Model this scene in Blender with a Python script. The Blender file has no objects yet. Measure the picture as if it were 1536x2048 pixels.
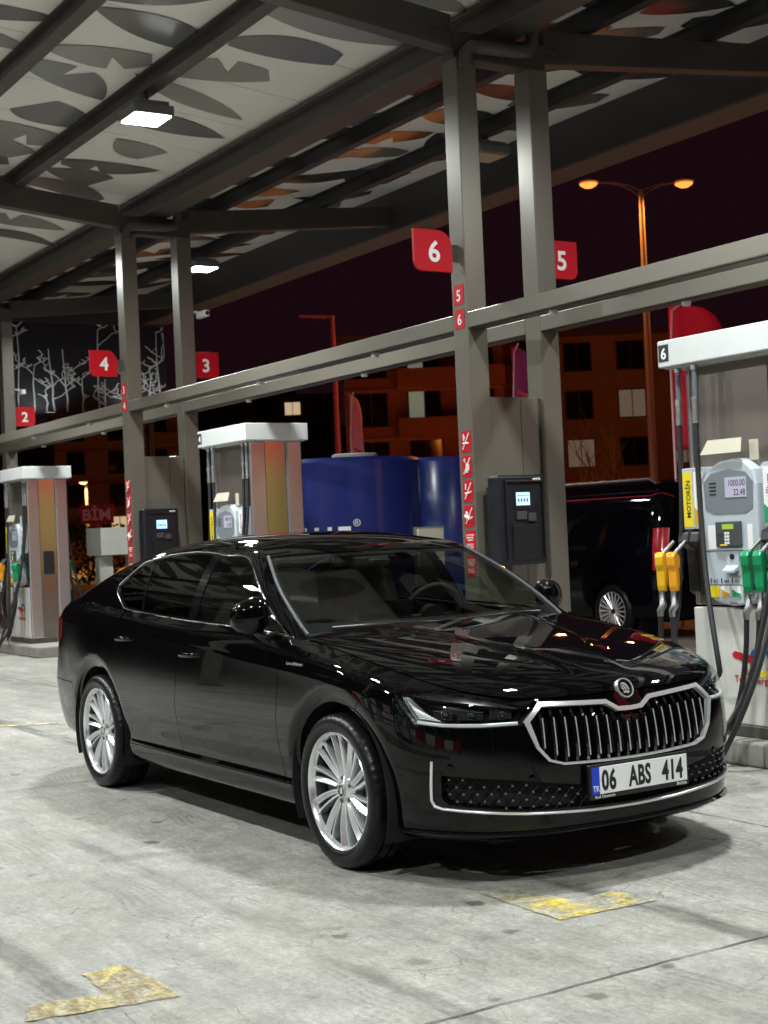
import bpy, bmesh, math, random
import numpy as np
from mathutils import Vector, Matrix
from mathutils.geometry import delaunay_2d_cdt

PI = math.pi
SC = bpy.context.scene
COL = SC.collection
random.seed(7)

# ---------------------------------------------------------------- camera
cd = bpy.data.cameras.new('camera')
cam = bpy.data.objects.new('camera', cd); COL.objects.link(cam)
_f = Vector((-0.84754889, 0.53052217, 0.01439102))
_r = Vector((0.52953587, 0.8471595, -0.04373272))
_u = Vector((0.03539267, 0.02944505, 0.99893961))
cam.matrix_world = Matrix(((_r.x, _u.x, -_f.x, 5.4936), (_r.y, _u.y, -_f.y, -4.0338), (_r.z, _u.z, -_f.z, 1.4449), (0, 0, 0, 1)))
cd.sensor_fit = 'VERTICAL'; cd.sensor_height = 36.0; cd.sensor_width = 27.0
cd.lens = 2908.18 / 2048 * 36
cd.clip_end = 2000
cd.dof.use_dof = True; cd.dof.focus_distance = 6.2; cd.dof.aperture_fstop = 7.5
SC.camera = cam

# ---------------------------------------------------------------- night sky and exposure
W = bpy.data.worlds.new('World'); SC.world = W; W.use_nodes = True
bg = W.node_tree.nodes['Background']
bg.inputs['Color'].default_value = (0.0105, 0.0032, 0.0052, 1); bg.inputs['Strength'].default_value = 0.8
vs = SC.view_settings
vs.view_transform = 'Standard'; vs.look = 'None'; vs.exposure = 0.0; vs.gamma = 1.0; vs.use_curve_mapping = False
SC.cycles.max_bounces = 8; SC.cycles.diffuse_bounces = 3; SC.cycles.glossy_bounces = 4
SC.cycles.transparent_max_bounces = 12; SC.cycles.sample_clamp_indirect = 4.0
LAMP_W = 230.0           # each canopy flood panel

# ---------------------------------------------------------------- materials
MATS = {}
def _nt(name):
    m = bpy.data.materials.new(name); m.use_nodes = True
    nt = m.node_tree; return m, nt, nt.nodes['Principled BSDF']
def mat(name, col, rough=0.5, metal=0.0, coat=0.0, var=0.0, scale=6.0, rvar=0.0, bump=0.0, bscale=60.0, spec=0.5, emit=None, estr=0.0):
    if name in MATS: return MATS[name]
    m, nt, b = _nt(name)
    N = nt.nodes.new; L = nt.links.new
    b.inputs['Base Color'].default_value = (*col, 1)
    b.inputs['Roughness'].default_value = rough; b.inputs['Metallic'].default_value = metal
    b.inputs['Coat Weight'].default_value = coat; b.inputs['Coat Roughness'].default_value = 0.02
    b.inputs['Specular IOR Level'].default_value = spec
    if emit: b.inputs['Emission Color'].default_value = (*emit, 1); b.inputs['Emission Strength'].default_value = estr
    if var or rvar or bump:
        tc = N('ShaderNodeTexCoord')
        nz = N('ShaderNodeTexNoise'); nz.inputs['Scale'].default_value = scale; nz.inputs['Detail'].default_value = 6; nz.inputs['Roughness'].default_value = 0.65
        L(tc.outputs['Object'], nz.inputs['Vector'])
        if var:
            r = N('ShaderNodeMapRange'); r.inputs[1].default_value = 0.25; r.inputs[2].default_value = 0.75
            r.inputs[3].default_value = 1 - var; r.inputs[4].default_value = 1 + var * 0.6; L(nz.outputs['Fac'], r.inputs[0])
            mx = N('ShaderNodeVectorMath'); mx.operation = 'SCALE'; mx.inputs[0].default_value = col; L(r.outputs[0], mx.inputs['Scale'])
            L(mx.outputs[0], b.inputs['Base Color'])
        if rvar:
            r = N('ShaderNodeMapRange'); r.inputs[1].default_value = 0.25; r.inputs[2].default_value = 0.75
            r.inputs[3].default_value = max(0.02, rough - rvar); r.inputs[4].default_value = min(1, rough + rvar); L(nz.outputs['Fac'], r.inputs[0]); L(r.outputs[0], b.inputs['Roughness'])
        if bump:
            n2 = N('ShaderNodeTexNoise'); n2.inputs['Scale'].default_value = bscale; n2.inputs['Detail'].default_value = 4; L(tc.outputs['Object'], n2.inputs['Vector'])
            bp = N('ShaderNodeBump'); bp.inputs['Strength'].default_value = bump; bp.inputs['Distance'].default_value = 0.01; L(n2.outputs['Fac'], bp.inputs['Height']); L(bp.outputs[0], b.inputs['Normal'])
    MATS[name] = m; return m
def emat(name, col, s):
    if name in MATS: return MATS[name]
    m, nt, b = _nt(name); b.inputs['Base Color'].default_value = (*[c * .3 for c in col], 1)
    b.inputs['Emission Color'].default_value = (*col, 1); b.inputs['Emission Strength'].default_value = s
    MATS[name] = m; return m
def glassmat(name, tint, ior=1.5, refl=(1, 1, 1)):
    if name in MATS: return MATS[name]
    m = bpy.data.materials.new(name); m.use_nodes = True; nt = m.node_tree; nt.nodes.clear()
    N = nt.nodes.new; L = nt.links.new
    o = N('ShaderNodeOutputMaterial'); t = N('ShaderNodeBsdfTransparent'); g = N('ShaderNodeBsdfGlossy'); f = N('ShaderNodeFresnel'); mx = N('ShaderNodeMixShader')
    t.inputs['Color'].default_value = (*tint, 1); g.inputs['Roughness'].default_value = 0.0; g.inputs['Color'].default_value = (*refl, 1); f.inputs['IOR'].default_value = ior
    geo = N('ShaderNodeNewGeometry'); mm = N('ShaderNodeMath'); mm.operation = 'MULTIPLY'
    s1 = N('ShaderNodeMath'); s1.operation = 'SUBTRACT'; s1.inputs[0].default_value = 1.0; L(geo.outputs['Backfacing'], s1.inputs[1])
    L(f.outputs[0], mm.inputs[0]); L(s1.outputs[0], mm.inputs[1])
    L(mm.outputs[0], mx.inputs[0]); L(t.outputs[0], mx.inputs[1]); L(g.outputs[0], mx.inputs[2]); L(mx.outputs[0], o.inputs[0])
    MATS[name] = m; return m

def concrete_ground():
    m, nt, b = _nt('ground_concrete'); N = nt.nodes.new; L = nt.links.new
    tc = N('ShaderNodeTexCoord')
    def noise(scale, det=6, rough=.6, vec=None, sc=None):
        n = N('ShaderNodeTexNoise'); n.inputs['Scale'].default_value = scale; n.inputs['Detail'].default_value = det; n.inputs['Roughness'].default_value = rough
        src = tc.outputs['Object']
        if sc:
            mp = N('ShaderNodeMapping'); mp.inputs['Scale'].default_value = sc; L(src, mp.inputs[0]); src = mp.outputs[0]
        L(src, n.inputs['Vector']); return n.outputs['Fac']
    def rng(v, a, c, d, e):
        r = N('ShaderNodeMapRange'); r.inputs[1].default_value = a; r.inputs[2].default_value = c; r.inputs[3].default_value = d; r.inputs[4].default_value = e; L(v, r.inputs[0]); return r.outputs[0]
    def mul(a, c, op='MULTIPLY'):
        k = N('ShaderNodeMath'); k.operation = op
        for i, q in enumerate((a, c)):
            if isinstance(q, (int, float)): k.inputs[i].default_value = q
            else: L(q, k.inputs[i])
        return k.outputs[0]
    big = rng(noise(0.7, 6, .62), .3, .7, .80, 1.10)
    mid = rng(noise(5.0, 9, .74), .34, .66, .70, 1.14)
    fine = rng(noise(42, 6, .8), .33, .67, .70, 1.22)
    grit = rng(noise(140, 3, .7), .35, .65, .82, 1.12)
    streak = rng(noise(1.0, 8, .74, sc=(.9, 8, 1)), .36, .66, .76, 1.06)      # tyre wear along the lane
    fstreak = rng(noise(1.0, 5, .7, sc=(14.0, 46, 1)), .40, .62, .90, 1.05)
    v = mul(mul(mul(big, mid), mul(fine, grit)), mul(streak, fstreak))
    # oil drips
    vo = N('ShaderNodeTexVoronoi'); vo.inputs['Scale'].default_value = 3.4; vo.inputs['Randomness'].default_value = 1.0
    wn = N('ShaderNodeTexNoise'); wn.inputs['Scale'].default_value = 22; wn.inputs['Detail'].default_value = 3; L(tc.outputs['Object'], wn.inputs['Vector'])
    wm = N('ShaderNodeVectorMath'); wm.operation = 'MULTIPLY_ADD'; L(wn.outputs['Color'], wm.inputs[0]); wm.inputs[1].default_value = (.09, .06, 0); L(tc.outputs['Object'], wm.inputs[2])
    L(wm.outputs[0], vo.inputs['Vector'])
    pick = rng(noise(1.3, 3), .42, .52, 0, 1)
    drip = mul(rng(vo.outputs['Distance'], .10, .15, 1, 0), pick)
    # long oil stain down the wheel lane and a second lane of drips
    sx = N('ShaderNodeSeparateXYZ'); L(wm.outputs[0], sx.inputs[0])
    def band(y0, w, amt, thr):
        a = mul(mul(sx.outputs['Y'], -y0, 'ADD'), 1, 'MULTIPLY'); a = mul(a, 0, 'ABSOLUTE') if False else a
        k = N('ShaderNodeMath'); k.operation = 'ABSOLUTE'; L(a, k.inputs[0])
        return mul(mul(rng(k.outputs[0], w * .45, w, 1, 0), rng(noise(2.2, 5, .7, sc=(.5, 2.5, 1)), thr, thr + .16, 0, 1)), amt)
    b1 = band(-0.30, .085, .62, .36); b2 = band(-2.42, .075, .55, .42); b3 = band(-1.55, .06, .45, .46)
    dark = mul(mul(drip, .55), mul(mul(b1, b2, 'MAXIMUM'), b3, 'MAXIMUM'), 'MAXIMUM')
    v = mul(v, mul(1.0, dark, 'SUBTRACT'))
    # tread prints: fine ribs along the lane inside a few wheel tracks
    so = N('ShaderNodeSeparateXYZ'); wv = N('ShaderNodeVectorMath'); wv.operation = 'MULTIPLY_ADD'; wl2 = N('ShaderNodeTexNoise'); wl2.inputs['Scale'].default_value = .8; L(tc.outputs['Object'], wl2.inputs['Vector'])
    L(wl2.outputs['Color'], wv.inputs[0]); wv.inputs[1].default_value = (0, .5, 0); L(tc.outputs['Object'], wv.inputs[2]); L(wv.outputs[0], so.inputs[0])
    rib = N('ShaderNodeMath'); rib.operation = 'SINE'; L(mul(so.outputs['Y'], 170.0), rib.inputs[0])
    lug = N('ShaderNodeMath'); lug.operation = 'SINE'; L(mul(mul(so.outputs['X'], 120.0), mul(so.outputs['Y'], 60.0), 'ADD'), lug.inputs[0])
    tr = N('ShaderNodeMath'); tr.operation = 'SINE'; L(mul(so.outputs['Y'], 7.4), tr.inputs[0])
    trk = mul(rng(tr.outputs[0], .55, .80, 0, 1), rng(noise(1.1, 5, .7, sc=(.7, 1.6, 1)), .46, .62, 0, 1))
    ribs = mul(trk, mul(rng(rib.outputs[0], -.2, .5, .06, .42), rng(lug.outputs[0], -.3, .3, .5, 1.0)))
    v = mul(v, mul(1.0, ribs, 'SUBTRACT'))
    # hairline surface cracks
    vc = N('ShaderNodeTexVoronoi'); vc.feature = 'DISTANCE_TO_EDGE'; vc.inputs['Scale'].default_value = 5.5; L(wm.outputs[0], vc.inputs['Vector'])
    crk = mul(rng(vc.outputs['Distance'], 0.0, .016, 1, 0), rng(noise(2.6, 4), .50, .62, 0, .55))
    v = mul(v, mul(1.0, crk, 'SUBTRACT'))
    cr = N('ShaderNodeMix'); cr.data_type = 'RGBA'; L(rng(noise(1.7, 5), .35, .65, 0, 1), cr.inputs[0])
    cr.inputs[6].default_value = (.385, .380, .362, 1); cr.inputs[7].default_value = (.37, .352, .310, 1)
    sm = N('ShaderNodeVectorMath'); sm.operation = 'SCALE'; L(cr.outputs[2], sm.inputs[0]); L(v, sm.inputs['Scale'])
    L(sm.outputs[0], b.inputs['Base Color'])
    L(rng(v, .4, 1.0, .55, .85), b.inputs['Roughness'])
    bp = N('ShaderNodeBump'); bp.inputs['Strength'].default_value = .55; bp.inputs['Distance'].default_value = .012
    L(mul(mul(noise(38, 8, .75), noise(9, 6, .7), 'ADD'), mul(crk, -1.2), 'ADD'), bp.inputs['Height']); L(bp.outputs[0], b.inputs['Normal'])
    return m

def worn_paint(name, col, thr, rust=None, lo=None):
    m = bpy.data.materials.new(name); m.use_nodes = True; nt = m.node_tree; b = nt.nodes['Principled BSDF']; N = nt.nodes.new; L = nt.links.new
    tc = N('ShaderNodeTexCoord'); n = N('ShaderNodeTexNoise'); n.inputs['Scale'].default_value = 9; n.inputs['Detail'].default_value = 9; n.inputs['Roughness'].default_value = .75
    n2 = N('ShaderNodeTexNoise'); n2.inputs['Scale'].default_value = 5.5; n2.inputs['Detail'].default_value = 5
    n3 = N('ShaderNodeTexNoise'); n3.inputs['Scale'].default_value = 70; n3.inputs['Detail'].default_value = 4
    mp = N('ShaderNodeMapping'); mp.inputs['Scale'].default_value = (1, 3.2, 1)
    L(tc.outputs['Object'], n2.inputs[0]); L(tc.outputs['Object'], mp.inputs[0]); L(mp.outputs[0], n.inputs[0]); L(tc.outputs['Object'], n3.inputs[0])
    r = N('ShaderNodeMapRange'); r.inputs[1].default_value = thr - .05; r.inputs[2].default_value = thr + .06; L(n.outputs[0], r.inputs[0])
    mx = N('ShaderNodeMix'); mx.data_type = 'RGBA'
    q = N('ShaderNodeMapRange'); q.inputs[1].default_value = .48; q.inputs[2].default_value = .64; L(n2.outputs[0], q.inputs[0]); L(q.outputs[0], mx.inputs[0])
    mx.inputs[6].default_value = (*(lo or (.42, .37, .22)), 1); mx.inputs[7].default_value = (*col, 1)
    m2 = N('ShaderNodeMix'); m2.data_type = 'RGBA'; L(r.outputs[0], m2.inputs[0]); m2.inputs[6].default_value = (*(rust or (.25, .15, .04)), 1); L(mx.outputs[2], m2.inputs[7])
    hs = N('ShaderNodeMapRange'); hs.inputs[1].default_value = .3; hs.inputs[2].default_value = .7; hs.inputs[3].default_value = .65; hs.inputs[4].default_value = 1.15; L(n3.outputs[0], hs.inputs[0])
    sc = N('ShaderNodeVectorMath'); sc.operation = 'SCALE'; L(m2.outputs[2], sc.inputs[0]); L(hs.outputs[0], sc.inputs['Scale']); L(sc.outputs[0], b.inputs['Base Color'])
    b.inputs['Roughness'].default_value = .6
    # chipped away here and there: bare concrete shows through
    al = N('ShaderNodeMapRange'); al.inputs[1].default_value = .36; al.inputs[2].default_value = .60; n4 = N('ShaderNodeTexNoise'); n4.inputs['Scale'].default_value = 14; n4.inputs['Detail'].default_value = 7; n4.inputs['Roughness'].default_value = .75
    L(tc.outputs['Object'], n4.inputs[0]); al.inputs[3].default_value = .30; L(n4.outputs[0], al.inputs[0]); L(al.outputs[0], b.inputs['Alpha'])
    bp = N('ShaderNodeBump'); bp.inputs['Strength'].default_value = .5; bp.inputs['Distance'].default_value = .006; L(n3.outputs[0], bp.inputs['Height']); L(bp.outputs[0], b.inputs['Normal'])
    return m

LEAFL = mat('leaf_print_light', (.27, .26, .24), .25, 0, var=.10, scale=1.2)
STEEL = mat('column_paint', (.160, .145, .121), .32, .2, var=.07, scale=1.2, rvar=.03)
STEELD = mat('beam_paint', (.085, .076, .068), .42, .3, var=.15, scale=2.0, rvar=.08)
PURL = mat('purlin_paint', (.040, .038, .040), .45, .3, var=.15, scale=2.0)
SOFFIT = mat('soffit_panel', (.74, .705, .655), .55, 0, var=.07, scale=1.5, bump=.02)
LEAF = mat('leaf_print', (.155, .150, .142), .22, 0, var=.12, scale=1.2, rvar=.06)
LEAFW = mat('leaf_print_red_sheen', (.22, .07, .05), .22, 0, var=.12, scale=1.2)  # red reflected light on the far leaves is put into this print colour
LEAFD = mat('leaf_print_dark', (.060, .056, .058), .16, 0, var=.12, scale=1.2)
FASC = mat('fascia_paint', (.055, .050, .050), .45, .2, var=.12, scale=1.5)
WHITEP = mat('white_paint', (.62, .64, .645), .35, 0, var=.04, scale=5, rvar=.06)
PUMPG = mat('pump_grey', (.46, .51, .56), .38, 0, var=.05, scale=6, rvar=.06)
PUMPP = mat('pump_panel', (.60, .60, .56), .40, 0, var=.10, scale=3.5, rvar=.08)
INOX = mat('brushed_steel', (.64, .59, .59), .27, .92)
INOXB = mat('brown_steel', (.27, .235, .21), .34, .7)
RUB = mat('black_rubber', (.012, .012, .013), .55, 0, var=.2, scale=20, rvar=.1)
HOSE = mat('hose_rubber', (.016, .016, .018), .42, 0, rvar=.1, scale=30)
BLK = mat('black_plastic', (.012, .012, .014), .38, 0, rvar=.08, scale=12)
DKG = mat('dark_grey_plastic', (.05, .052, .056), .45, 0, var=.1)
RED = mat('sign_red', (.50, .005, .014), .5, 0, var=.04, spec=.2)
TRIMG = mat('pillar_grey', (.055, .06, .07), .45)
SGNW = mat('sign_white', (.82, .82, .82), .4)
YEL = mat('label_yellow', (.80, .62, .02), .4)
GRN = mat('nozzle_green', (.010, .26, .10), .36, 0, rvar=.06)
NYEL = mat('nozzle_yellow', (.80, .46, .015), .36, 0, rvar=.06)
NORG = mat('nozzle_orange', (.80, .33, .02), .36, 0, rvar=.06)
ALU = mat('cast_aluminium', (.50, .50, .50), .35, 1.0, rvar=.08, scale=25)
CONC = mat('kerb_concrete', (.25, .24, .225), .8, 0, var=.22, scale=5, bump=.3, bscale=40)
LCD = mat('lcd_panel', (.34, .33, .42), .3, emit=(.45, .42, .62), estr=.28)
LCDT = mat('lcd_digit', (.03, .03, .05), .4)
PAPER = mat('paper', (.50, .47, .38), .7, var=.05)
TXTD = mat('print_dark', (.02, .02, .02), .5)
TXTR = mat('print_red', (.45, .012, .02), .45)
TXTB = mat('print_blue', (.02, .12, .50), .45)
TXTG = mat('print_green', (.01, .30, .12), .45)
TXTP = mat('print_purple', (.26, .03, .22), .45)

# ---------------------------------------------------------------- mesh helpers
def wloc(o):
    v = Vector((0, 0, 0))
    while o is not None: v += o.location; o = o.parent
    return v
class MB:
    def __init__(s): s.v = []; s.f = []
    def add(s, vs, fs):
        k = len(s.v); s.v += [tuple(q) for q in vs]; s.f += [tuple(i + k for i in g) for g in fs]; return s
    def box(s, x0, x1, y0, y1, z0, z1):
        vs = [(x, y, z) for z in (z0, z1) for (x, y) in ((x0, y0), (x1, y0), (x1, y1), (x0, y1))]
        return s.add(vs, [(3, 2, 1, 0), (4, 5, 6, 7), (0, 1, 5, 4), (1, 2, 6, 5), (2, 3, 7, 6), (3, 0, 4, 7)])
    def hexa(s, a):          # eight corners, bottom ring then top ring
        return s.add(a, [(3, 2, 1, 0), (4, 5, 6, 7), (0, 1, 5, 4), (1, 2, 6, 5), (2, 3, 7, 6), (3, 0, 4, 7)])
    def prism(s, poly, o, ex, ey, ez, depth):   # polygon in the (ex,ey) frame at o, extruded along ez
        o = Vector(o); ex = Vector(ex); ey = Vector(ey); ez = Vector(ez); n = len(poly)
        a = [o + ex * p[0] + ey * p[1] for p in poly]; b = [q + ez * depth for q in a]
        fs = [tuple(range(n))[::-1], tuple(range(n, 2 * n))] + [(i, (i + 1) % n, (i + 1) % n + n, i + n) for i in range(n)]
        return s.add(a + b, fs)
    def cyl(s, a, b, r, n=16, r2=None, cap=True):
        a = Vector(a); b = Vector(b); r2 = r if r2 is None else r2
        z = (b - a).normalized(); x = z.orthogonal().normalized(); y = z.cross(x)
        vs = []
        for c, rr in ((a, r), (b, r2)):
            for i in range(n):
                t = 2 * PI * i / n; vs.append(c + x * (rr * math.cos(t)) + y * (rr * math.sin(t)))
        fs = [(i, (i + 1) % n, (i + 1) % n + n, i + n) for i in range(n)]
        if cap: fs += [tuple(range(n))[::-1], tuple(range(n, 2 * n))]
        return s.add(vs, fs)
    def tube(s, path, r, n=10, closed=False, cap=True):
        P = [Vector(p) for p in path]; m = len(P); vs = []; fs = []
        rr = r if isinstance(r, (list, tuple)) else [r] * m
        T = []
        for i in range(m):
            if closed: t = P[(i + 1) % m] - P[i - 1]
            else: t = P[min(i + 1, m - 1)] - P[max(i - 1, 0)]
            T.append(t.normalized() if t.length > 1e-9 else Vector((0, 0, 1)))
        x = T[0].orthogonal().normalized()
        for i in range(m):
            x = x - T[i] * x.dot(T[i]); x = x.normalized() if x.length > 1e-6 else T[i].orthogonal().normalized(); y = T[i].cross(x)
            for k in range(n):
                a = 2 * PI * k / n; vs.append(P[i] + (x * math.cos(a) + y * math.sin(a)) * rr[i])
        for i in range(m if closed else m - 1):
            j = (i + 1) % m
            for k in range(n): fs.append((i * n + k, i * n + (k + 1) % n, j * n + (k + 1) % n, j * n + k))
        if cap and not closed: fs += [tuple(range(n))[::-1], tuple(range((m - 1) * n, m * n))]
        return s.add(vs, fs)
    def lathe(s, prof, o, ax, n=48, close=False):   # prof (radius, height along ax)
        o = Vector(o); z = Vector(ax).normalized(); x = z.orthogonal().normalized(); y = z.cross(x); m = len(prof); vs = []; fs = []
        for i in range(n):
            a = 2 * PI * i / n; d = x * math.cos(a) + y * math.sin(a)
            for r, h in prof: vs.append(o + d * r + z * h)
        for i in range(n):
            j = (i + 1) % n
            for k in range(m if close else m - 1):
                l = (k + 1) % m; fs.append((i * m + k, i * m + l, j * m + l, j * m + k))
        return s.add(vs, fs)
    def build(s, name, m, parent=None, bevel=0, smooth=None, seg=2, local=False, loc=None):
        off = Vector((0, 0, 0)) if local else wloc(parent)
        if loc is not None: off = off + Vector(loc) if not local else Vector(loc)
        me = bpy.data.meshes.new(name); me.from_pydata([(v[0] - off.x, v[1] - off.y, v[2] - off.z) for v in s.v], [], s.f); me.validate(verbose=False)
        bm = bmesh.new(); bm.from_mesh(me); bmesh.ops.recalc_face_normals(bm, faces=bm.faces); bm.to_mesh(me); bm.free()
        me.materials.append(m)
        if smooth is not None:
            me.shade_smooth(); me.set_sharp_from_angle(angle=math.radians(smooth))
        o = bpy.data.objects.new(name, me); COL.objects.link(o); o.parent = parent
        if loc is not None: o.location = loc
        if bevel:
            b = o.modifiers.new('bevel', 'BEVEL'); b.width = bevel; b.segments = seg; b.limit_method = 'ANGLE'; b.angle_limit = math.radians(40); b.harden_normals = False
        return o
def tag(o, label=None, cat=None, group=None, kind=None):
    if label: o['label'] = label
    if cat: o['category'] = cat
    if group: o['group'] = group
    if kind: o['kind'] = kind
    return o
def root(name, loc, label, cat, group=None):
    o = bpy.data.objects.new(name, None); o.empty_display_size = .2; COL.objects.link(o); o.location = loc
    return tag(o, label, cat, group)
def copy_tree(o, parent=None):
    c = o.copy(); COL.objects.link(c); c.parent = parent
    for ch in [q for q in o.children]: copy_tree(ch, c)
    return c
def text(body, o, ex, ey, size, m, name, parent, align='LEFT', bold=0.0, sx=1.0, depth=.0015, shear=0.0, space=1.0):
    cu = bpy.data.curves.new('t', 'FONT'); cu.body = body; cu.size = size; cu.align_x = align; cu.extrude = depth / 2; cu.offset = bold * size; cu.resolution_u = 3; cu.shear = shear; cu.space_character = space
    ob = bpy.data.objects.new('t', cu); COL.objects.link(ob); bpy.context.view_layer.update()
    me = bpy.data.meshes.new_from_object(ob.evaluated_get(bpy.context.evaluated_depsgraph_get()))
    bpy.data.objects.remove(ob); bpy.data.curves.remove(cu)
    o = Vector(o) - wloc(parent); ex = Vector(ex).normalized(); ey = Vector(ey).normalized(); ez = ex.cross(ey)
    for v in me.vertices:
        c = v.co.copy(); v.co = o + ex * (c.x * sx) + ey * c.y + ez * c.z
    me.materials.clear(); me.materials.append(m); me.name = name
    q = bpy.data.objects.new(name, me); COL.objects.link(q); q.parent = parent; return q

# ================================================================ the setting
g = MB(); g.add([(-900, -900, 0), (900, -900, 0), (900, 900, 0), (-900, 900, 0)], [(0, 1, 2, 3)])
ground = tag(g.build('ground', concrete_ground()), kind='structure')
JM = mat('joint_filler', (.10, .096, .088), .85, var=.3, scale=14)
def joint(p, q, w=.014):
    p = Vector(p); q = Vector(q); n = int((q - p).length / .09); t = (q - p).normalized(); s = Vector((-t.y, t.x)); vs = []
    rnd = random.Random(int(p.x * 100 + p.y * 10)); wob = 0
    for i in range(n + 1):
        c = p + (q - p) * (i / n); wob = wob * .8 + rnd.uniform(-.006, .006); ww = w * rnd.uniform(.35, 1.0) / 2
        for e in (-1, 1): vs.append((c.x + s.x * (wob + e * ww), c.y + s.y * (wob + e * ww), .004))
    MB().add(vs, [(2 * i, 2 * i + 1, 2 * i + 3, 2 * i + 2) for i in range(n)]).build('expansion_joint', JM, ground)
for x in (1.90, -3.1, -8.1, -13.1): joint((x, -9, 0), (x, 2.1, 0), .011)
for y in (1.02, -2.95 - 1.9): joint((-18, y, 0), (8, y, 0), .010)
# worn yellow bay corners
Y1 = worn_paint('worn_yellow', (.52, .42, .12), .47, (.27, .17, .05), (.40, .36, .24)); Y2 = worn_paint('faded_yellow', (.74, .56, .05), .40, (.34, .27, .11), (.40, .38, .30))
def sheet(name, pts, m, label, z=.0045, jag=.006, group='bay corner markings on the concrete', seed=1):
    rnd = random.Random(seed); P = []; n = len(pts)
    for i in range(n):
        a = pts[i]; b = pts[(i + 1) % n]; k = max(1, int(math.dist(a, b) / .03))
        for j in range(k):
            t = j / k; P.append((a[0] + (b[0] - a[0]) * t + rnd.uniform(-jag, jag), a[1] + (b[1] - a[1]) * t + rnd.uniform(-jag, jag)))
    c = (sum(p[0] for p in pts) / n, sum(p[1] for p in pts) / n)
    m_ = MB(); m_.add([(x - c[0], y - c[1], z) for x, y in P], [tuple(range(len(P)))])
    o = m_.build(name, m, None, local=True, loc=None); o.location = (c[0], c[1], 0); return tag(o, label, 'road marking', group)
sheet('floor_marking', [(.75, -.70), (1.275, -.715), (1.30, -.255), (1.075, -.285), (1.11, -.50), (.76, -.56)], Y2, 'worn yellow corner marking in front of the number plate', jag=.004, seed=3)
sheet('floor_marking', [(1.18, -2.175), (1.10, -2.66), (.955, -2.60), (1.00, -2.36), (.84, -2.345), (.745, -2.345), (.735, -2.19), (.90, -2.165)], Y1, 'rust-stained yellow corner marking at the bottom left edge', jag=.006, seed=5)
sheet('floor_marking', [(-6.52, -.62), (-6.38, -.66), (-6.02, -.02), (-6.14, .02)], Y2, 'yellow floor line left of the rear wheel', jag=.008, seed=8)
sheet('floor_marking', [(-13.2, 1.15), (-13.1, .95), (-12.2, 1.45), (-12.4, 1.62)], Y2, 'yellow floor line close to the far kerb end', jag=.008, seed=9)

# ---------------------------------------------------------------- canopy: butterfly roofs over columns
YV = 2.73                         # valley above the column row
def zs(y): return 5.455 + .10 * abs(y - YV)
can = root('station_canopy', (-6, YV, 0), 'grey steel canopy with leaf-patterned soffit over the pumps', 'canopy')
SL = [(-1.25, YV - .02), (YV + .02, 6.0)]
XA, XB = -18.2, 7.8
SL2 = [(-5.21, -1.27), (-9.2, -5.23)]
def zs2(y): return zs(-1.25) - .10 * abs(y + 1.25) if y > -5.22 else 5.455 + .10 * abs(y + 5.22)
mesh_cache = {}
for (ya, yb, zf) in [(SL[0][0], SL[0][1], zs), (SL[1][0], SL[1][1], zs), (-5.21, -1.27, zs2), (-9.2, -5.23, zs2)]:
    n = int((XB - XA) / 1.0); key = (ya, yb); me = None
    for i in range(n):
        x = XA + i * (XB - XA) / n + .5 * (XB - XA) / n; w = (XB - XA) / n / 2 - .006
        if me is None:
            a = [(-w, ya, zf(ya)), (w, ya, zf(ya)), (w, yb, zf(yb)), (-w, yb, zf(yb))]
            m_ = MB().hexa(a + [(p[0], p[1], p[2] + .05) for p in a]); m_.v = [(p[0], p[1] - YV, p[2]) for p in m_.v]
            o = m_.build('soffit_panel', SOFFIT, can, local=True, bevel=.003, seg=1); me = o.data
        else:
            o = bpy.data.objects.new('soffit_panel', me); COL.objects.link(o); o.parent = can; b = o.modifiers.new('bevel', 'BEVEL'); b.width = .003; b.segments = 1
        o.location = (x + 6, 0, 0)
# opaque deck over the panels so no sky shows through the joints
for (ya, yb, zf) in [(SL[0][0] - .02, SL[0][1] + .02, zs), (SL[1][0] - .02, SL[1][1], zs), (-5.22, -1.25, zs2), (-9.2, -5.22, zs2)]:
    a = [(XA, ya, zf(ya) + .055), (XB, ya, zf(ya) + .055), (XB, yb, zf(yb) + .055), (XA, yb, zf(yb) + .055)]
    MB().hexa(a + [(p[0], p[1], p[2] + .08) for p in a]).build('roof_deck', PURL, can)
# leaf print: flat shapes lying just under the soffit
def lens(L, w, a=0.0, n=10, cut0=0.0, cut1=1.0, bend=0.0):
    up = []; dn = []
    for i in range(n + 1):
        t = cut0 + (cut1 - cut0) * i / n; u_ = math.sin(PI * t) ** .85; c = bend * math.sin(PI * t)
        up.append((L * (t - .5), w * u_ * (.5 + a) + c)); dn.append((L * (t - .5), -w * u_ * (.5 - a) + c))
    return up + dn[::-1][0:] if cut0 > 0 or cut1 < 1 else up + dn[::-1][1:-1]
def bite(L, w):
    p = lens(L, w, .1, 12, 0, .86, .06); k = 8
    return p[:k] + [(p[k][0] - .02, p[k][1] - w * .55)] + p[k + 1:]
SH = [lens(1.0, .34), lens(.95, .40, .12, 10, 0, .78), bite(1.0, .46), lens(.85, .32, -.2, 10, .14, 1.0, .08), lens(1.2, .30, .15, 12, 0, 1, -.06), lens(.75, .46, .2, 10, 0, .70), lens(.9, .36, -.1, 10, .10, .84, .10), lens(1.1, .34, .1, 12, 0, .82, .22), bite(1.15, .42)]
LM = []
rnd = random.Random(11)
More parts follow.
